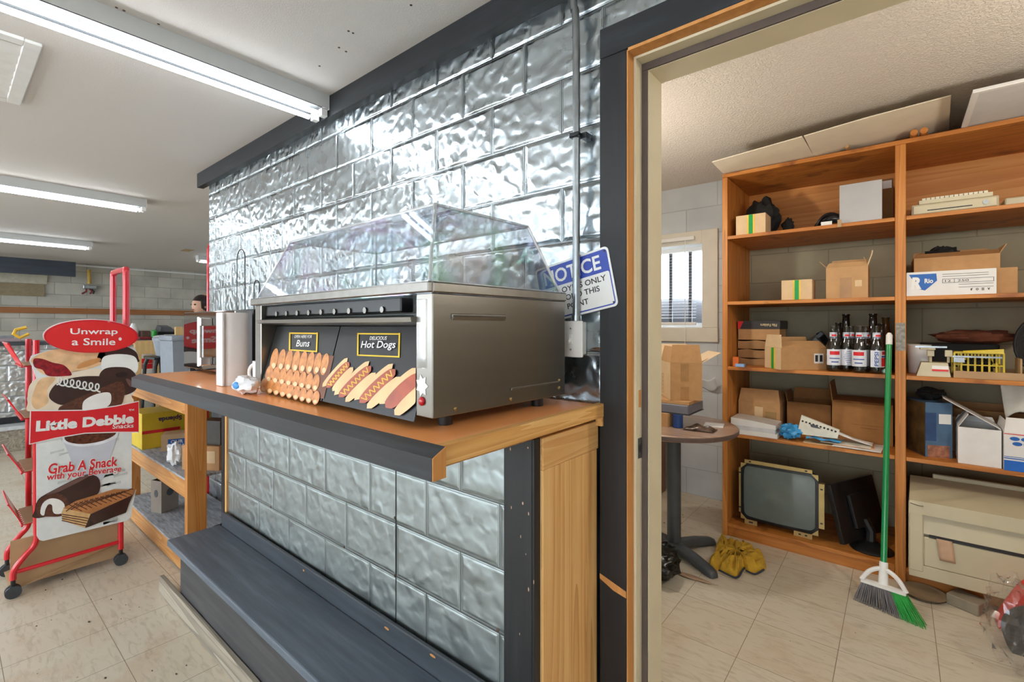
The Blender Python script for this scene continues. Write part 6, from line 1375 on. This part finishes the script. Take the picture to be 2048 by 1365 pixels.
for k in range(4):
    a = A0 + k * math.pi / 2; dx, dy = math.cos(a), math.sin(a); nx, ny = -dy, dx; lo = []
    rr_ = R0 + .01
    for r, w_, z0, z1 in ((.0, .034, .03, .07), (.06, .036, .03, .069), (rr_ * .6, .033, .022, .058), (rr_ * .92, .031, .006, .042), (rr_, .026, .0, .034), (rr_ + .012, .018, .0, .022)):
        lo.append([(TX + dx * r + nx * s * w_, TY + dy * r + ny * s * w_, z) for s, z in ((-1, z0), (1, z0), (1, z1 - .012), (.6, z1), (-.6, z1), (-1, z1 - .012))])
    MB().ring(lo).build('foot', m_iron, rt_, smooth=50)
zT = TZ + .0006
y = 2.58; xR = on_y(1341, 840, y).x
t, F = carton('brown_box', 'closed brown box with white sticker at the bottom of the table pile', (xR - .26, y, zT), (.26, .16, on_y(1330, 826, y).z - zT), math.radians(-8), m_card, closed=True, stick=(('front', .62, .80, .22, .62, m_paper),))
zl = on_y(1330, 826, y).z + .0005
cp = on_z(1357, 855, TZ)
zc2 = max(zl - zT - .0012, .05)
tag(MB().lathe([(.020, 0), (.027, .002), (.027, zc2 * .98), (.024, zc2)], (cp.x, cp.y - .01, zT), 20).build('blue_cup', M('dark_blue_plastic', '#20407c', .4)), 'dark blue plastic cup beside the closed box on the table', 'cup')
lx = on_y(1377, 815, y - .01).x
lp = T('folder_case', 'flat grey case lying on the closed box under the open carton', 'case', (lx - .2, y + .1, zl))
z1 = on_y(1340, 808, y).z
MB().box(lx - .36, lx, y - .012, y + .235, zl + .0035, z1, .004).build('case', M('slate_grey_case', '#6c6d78', .5), lp, smooth=0)
MB().box(lx - .36, lx + .004, y - .014, y + .237, zl, zl + .003).build('base', m_greyd, lp, smooth=0)
z2 = on_y(1340, 801, y).z
tag(MB().box(lx - .30, lx, y + .0, y + .2, z1 + .0005, z2, .001).build('cardboard_folder', m_card), 'thin brown card folder between grey case and open carton', 'folder')
# open carton
cc = on_z(1341, 801, z2 + .001); Fc_w = .21
ang = math.radians(34)
hgt = on_y(1346, 727, cc.y).z - z2
oc, F = carton('open_carton', 'open brown carton with spread flaps on top of the table pile', (cc.x, cc.y, z2 + .001), (.17, .24, hgt), ang, m_card, flaps=(('front', .10, -6), ('left', .09, -12, m_card), ('right', .12, 62, m_cardl), ('back', .10, 20, m_cardl)), stick=(('front', .32, .58, .0, .36, M('brown_tape', '#a87d4c', .4)), ('front', .32, .58, .52, .98, MATS['brown_tape'])))
MB(F).box(-.0012, -.0002, .002, .238, .001, hgt - .001).build('pale_face', m_cardl, oc, smooth=0)
lnb = MB(F)
for k in range(6): lnb.box(-.0018, -.0013, .16, .20, .02 + k * .022, .0212 + k * .022)
lnb.box(-.0018, -.0013, .16, .1612, .02, .13).box(-.0018, -.0013, .1988, .20, .02, .13); lnb.build('print_lines', m_cardd, oc, smooth=0)
# snack pouch and paper
pc2 = on_z(1400, 861, TZ)
pch = MB().grid(14, 10, lambda i, j: (pc2.x + (i - .5) * .15, pc2.y + (j - .5) * .09 + .02 * (i - .5), zT + .003 + .026 * (math.sin(math.pi * i) * math.sin(math.pi * j)) ** .6 * (1 + .25 * math.sin(13 * i + 5 * j))))
tag(pch.build('snack_pouch', M('foil_pouch', '#57463c', .25, .3, .7, 30), solid=.0012), 'shiny dark snack pouch lying on the round table', 'pouch')
p3_ = on_z(1428, 851, TZ)
tag(MB(frame((p3_.x, p3_.y, 0), .2)).box(-.05, .05, -.06, .06, zT, zT + .0012).build('paper_slip', m_paper, smooth=0), 'small white paper slip under the edge of the snack pouch', 'paper')
# paper scrap stuck behind the carton, cabinet
pw_ = on_y(1412, 768, 3.6)
tag(MB().grid(8, 8, lambda i, j: (pw_.x - .1 + .17 * i, 3.60 + .03 * math.sin(4 * i) + .05 * (1 - j), pw_.z - .05 + .10 * j * (1 - .4 * (1 - i)) + .012 * math.sin(7 * i))).build('white_bag', MATS['white_plastic_bag'], solid=.0015), 'crumpled white bag caught between the open carton and the block wall', 'bag')
tag(MB().box(TX - .33, TX - .12, 3.50, 3.5, .0, .0) .build('x', m_card), 'x', 'x') if False else None
cx1 = on_z(1328, 985, 0).x
kb_ = T('wood_cabinet', 'reddish brown wooden cabinet side behind the round table', 'cabinet', (cx1 - .3, 3.5, 0))
MB().box(cx1 - .5, cx1, 3.36, 3.62, 0, .70, .003).build('body', wood('red_brown_veneer', '#7d5540', '#936850', 2, 5, .5, False), kb_, smooth=0)
MB().box(cx1 - .52, cx1 + .01, 3.35, 3.63, .7005, .725, .003).build('cabinet_top', MATS['red_brown_veneer'], kb_, smooth=0)
# ================================================================== ON THE STOCKROOM FLOOR
def drape(name, pts_uv, mat, label, cat, hgt, seed, amp=.5, nx=46):
    """cloth heap from a floor outline: a closed domed surface with folds"""
    out = [on_z(u, v, 0) for u, v in pts_uv]; out = smooth_loop(out, 9)
    c = sum(out, Vector()) / len(out); b = MB(); loops = []
    for k, (f, hz_) in enumerate(((1, 0.0), (1.0, .006), (.96, .3), (.88, .55), (.76, .75), (.62, .88), (.46, .95), (.30, 1.0), (.14, 1.0), (.03, 1.0))):
        lo = []
        for i, q in enumerate(out):
            d = (q - c) * f; w = noise.noise(Vector((q.x * 22 + d.x * 9, q.y * 22 + d.y * 9, seed))) ; w2 = math.sin(i * .9 + seed + 2.5 * f)
            w = 1 - 2 * abs(noise.noise(Vector((q.x * 9 + d.x * 14, q.y * 9 + d.y * 14, seed))))
            z = 0.0 if k == 0 else max(.004, hgt * min(1, hz_ * 1.6) * (1 - amp + amp * max(0, w)))
            lo.append((c.x + d.x, c.y + d.y, z))
        loops.append(lo)
    b.ring(loops); return tag(b.build(name, mat, smooth=60), label, cat)
m_tow = M('mustard_towel', '#c39a2e', .95, var=.2, nscale=26, bmp=.6, bscale=160)
tw = drape('yellow_towel', ((1438, 1084), (1452, 1090), (1478, 1096), (1506, 1108), (1528, 1122), (1530, 1142), (1500, 1146), (1484, 1140), (1472, 1157), (1438, 1143), (1416, 1136), (1428, 1112)), m_tow, 'crumpled mustard yellow towel with navy hem on the stockroom floor', 'towel', .07, 3, .75)
hem = [on_z(u, v, .012) for u, v in ((1438, 1141), (1472, 1156), (1486, 1140), (1497, 1128), (1487, 1122))]
MB().tube(smooth_path(hem), .005, 6).build('hem', M('navy_hem', '#2d3544', .8), tw)
hem = [on_z(u, v, .012) for u, v in ((1492, 1142), (1510, 1149), (1528, 1140))]
MB().tube(smooth_path(hem), .005, 6).build('hem', MATS['navy_hem'], tw)
pb_ = on_z(1316, 1156, 0)
tg_ = settle(crumple((pb_.x, pb_.y, 0), .105, .12, .075, .38, 2.4, 17, 34, 22).build('trash_bag', M('black_bag_plastic', '#141615', .22, var=.3, bmp=.5, bscale=25), smooth=60), 0)
tag(tg_, 'black plastic trash bag slumped by the door jamb', 'bag')
pp = MB().grid(10, 4, lambda i, j: tuple(on_z(1345 + 92 * i, 1142 + 30 * i + 8 * (j - .5) * math.sin(math.pi * min(1, i + .1)), .003 + .006 * abs(math.sin(6 * i)))))
tag(pp.build('paper_strip', M('tan_torn_paper', '#b99a80', .85), solid=.0015), 'torn strip of tan paper on the tiles beyond the black bag', 'paper')
db_ = MB(); rnd = random.Random(5)
for k in range(44):
    if k < 28: u, v = rnd.uniform(1325, 1445), rnd.uniform(1000, 1100)
    else: u, v = rnd.uniform(60, 460), rnd.uniform(1150, 1360)
    p = on_z(u, v, 0)
    if (p.x - TX) ** 2 + (p.y - TY) ** 2 < .12 or v < 1000: continue
    s = rnd.uniform(.0015, .004)
    db_.ball((p.x, p.y, s * .4), s * rnd.uniform(1, 2.5), s, s * .4, 6, 4)
o = tag(db_.build('floor_litter', M('dark_litter', '#4a3d2e', .9)), 'scattered dark crumbs and leaf litter on the floor tiles', 'litter', kind='stuff')
# broom
br_ = T('broom', 'broom with green handle leaning on the middle shelf upright', 'broom', (-.03, 2.73, 0))
h0, h1 = on_y(1767, 1138, 2.80), Vector((on_y(1778, 690, 3.072).x, 3.072, on_y(1778, 690, 3.072).z))
dh = (h1 - h0).normalized(); tip = on_y(1778.5, 668, 3.078)
MB().tube([h0, h1], .0125, 14).build('handle', m_green, br_)
MB().tube([h1 + dh * .0005, h1 + dh * .05, h1 + dh * .062], [.0138, .0138, .007], 14).build('handle_tip', m_white, br_)
e0, e1 = on_z(1710, 1197, .0), on_z(1852, 1256, .0)
t0, t1_ = on_y(1723, 1157, 2.78), on_y(1813, 1186, 2.755)
wd_ = (t1_ - t0).normalized(); nn = Vector((-wd_.y, wd_.x, 0)).normalized() * .016
mid = (t0 + t1_) / 2 + Vector((0, 0, .045)); mid = h0.copy()
def br_plate(a, b, c, d): return MB().hexa([a - nn, b - nn, b + nn, a + nn, d - nn, c - nn, c + nn, d + nn])
cap_ = MB(); up = Vector((0, 0, 1))
cap_.hexa([t0 - nn - up * .012, t1_ - nn - up * .012, t1_ + nn - up * .012, t0 + nn - up * .012, t0 - nn, t1_ - nn, t1_ + nn, t0 + nn])
for end in (t0, t1_):
    cap_.tube(smooth_path([end + up * -.004, end.lerp(h0, .35) + up * .018, end.lerp(h0, .75) + up * .012, h0 + up * -.005]), [.010] * 19, 8)
cap_.tube([h0 - dh * .07, h0 - dh * .02, h0 + dh * .03], [.02, .018, .0165], 14)
cap_.hexa([h0 - wd_ * .018 - nn * .7 - up * .07, h0 + wd_ * .018 - nn * .7 - up * .07, h0 + wd_ * .018 + nn * .7 - up * .07, h0 - wd_ * .018 + nn * .7 - up * .07, h0 - wd_ * .012 - nn * .6, h0 + wd_ * .012 - nn * .6, h0 + wd_ * .012 + nn * .6, h0 - wd_ * .012 + nn * .6])
cap_.build('broom_cap', m_white, br_)
bA, bB = MB(), MB(); N = 46
for i in range(N):
    t = i / (N - 1); a = t0.lerp(t1_, .02 + .96 * t) - up * .0122; e = e0.lerp(e1, t)
    tgt = bA if t < .68 else bB
    for s in (-.7, 0, .7):
        e_ = Vector((e.x, e.y, .0008)) + nn * s * 2.0 + Vector((random.uniform(-.004, .004), random.uniform(-.004, .004), 0))
        tgt.tube([a + nn * s, (a + nn * s).lerp(e_, .5) + Vector((random.uniform(-.002, .002), 0, 0)), e_], [.0022, .0021, .0016], 5)
bA.build('grey_bristles', M('grey_bristle', '#6d6a6c', .6, var=.25), br_)
bB.build('green_bristles', M('green_bristle', '#1d9a3a', .5, var=.2), br_)
# things below the printer and at the frame edge
p = on_z(1840, 1172, .0)
MBd = MB().lathe([(.03, .001), (.07, .003), (.088, .018), (.090, .018), (.072, .006), (.001, .005)], (p.x + .01, p.y - .1, 0), 28)
tag(MBd.build('brown_dish', M('brown_glaze', '#8f7d64', .35)), 'shallow brown dish on the floor under the shelf by the broom', 'dish')
a_, b_ = on_z(1885, 1200, 0), on_z(1985, 1242, 0)
tag(MB(frame((a_.x + .01, a_.y - .03, 0), math.atan2(b_.y - a_.y, b_.x - a_.x))).box(0, (b_ - a_).length - .06, 0, .1, .001, .05, .003).build('grey_board', M('warm_grey_panel', '#8f8573', .6)), 'flat grey slab on the floor before the beige printer', 'slab')
rd = T('red_machine', 'red machine part with black wheel in clear plastic at the stockroom floor edge', 'machine', (.45, 2.75, 0))
q = [on_y(1998, 1258, 2.86), on_y(2075, 1262, 2.86), on_y(2085, 1170, 2.86), on_y(2048, 1190, 2.86), on_y(2018, 1228, 2.86)]
MB().quad(q, (0, .12, 0)).build('red_body', M('bright_red_plastic', '#e2261c', .35), rd, smooth=0)
wq = on_y(2090, 1292, 2.70)
MB().tube([(wq.x, 2.70, wq.z), (wq.x + .0, 2.78, wq.z)], .11, 32).build('wheel', M('black_rubber', '#20262a', .6), rd)
MB().cyl((wq.x, 2.694, wq.z), (wq.x, 2.7, wq.z), .06, seg=24).build('hub', m_greyd, rd)
qq = on_z(2030, 1320, 0)
MB().hexa([(q[0].x + .07, 2.861, .0), (q[0].x + .28, 2.861, 0), (q[0].x + .28, 2.96, 0), (q[0].x + .07, 2.96, 0), (q[0].x + .08, 2.861, q[0].z - .001), (q[0].x + .28, 2.861, q[0].z - .001), (q[0].x + .28, 2.96, q[0].z - .001), (q[0].x + .08, 2.96, q[0].z - .001)]).build('dark_base', m_greyd, rd, smooth=0)
pq = on_y(2030, 1240, 2.66)
o = crumple((on_y(2022, 1240, 2.56).x, 2.56, 0), .075, .09, .155, .28, 2.8, 61, 30, 20).build('plastic_wrap', m_bag, None, smooth=20); settle(o, .001)
tag(o, 'clear crinkled plastic bag wrapped over the red machine part', 'plastic bag')
# ------------------------------------------------------------------ tidy helper properties
for o in bpy.data.objects:
    for k in ('_o', '_w'):
        if k in o: del o[k]
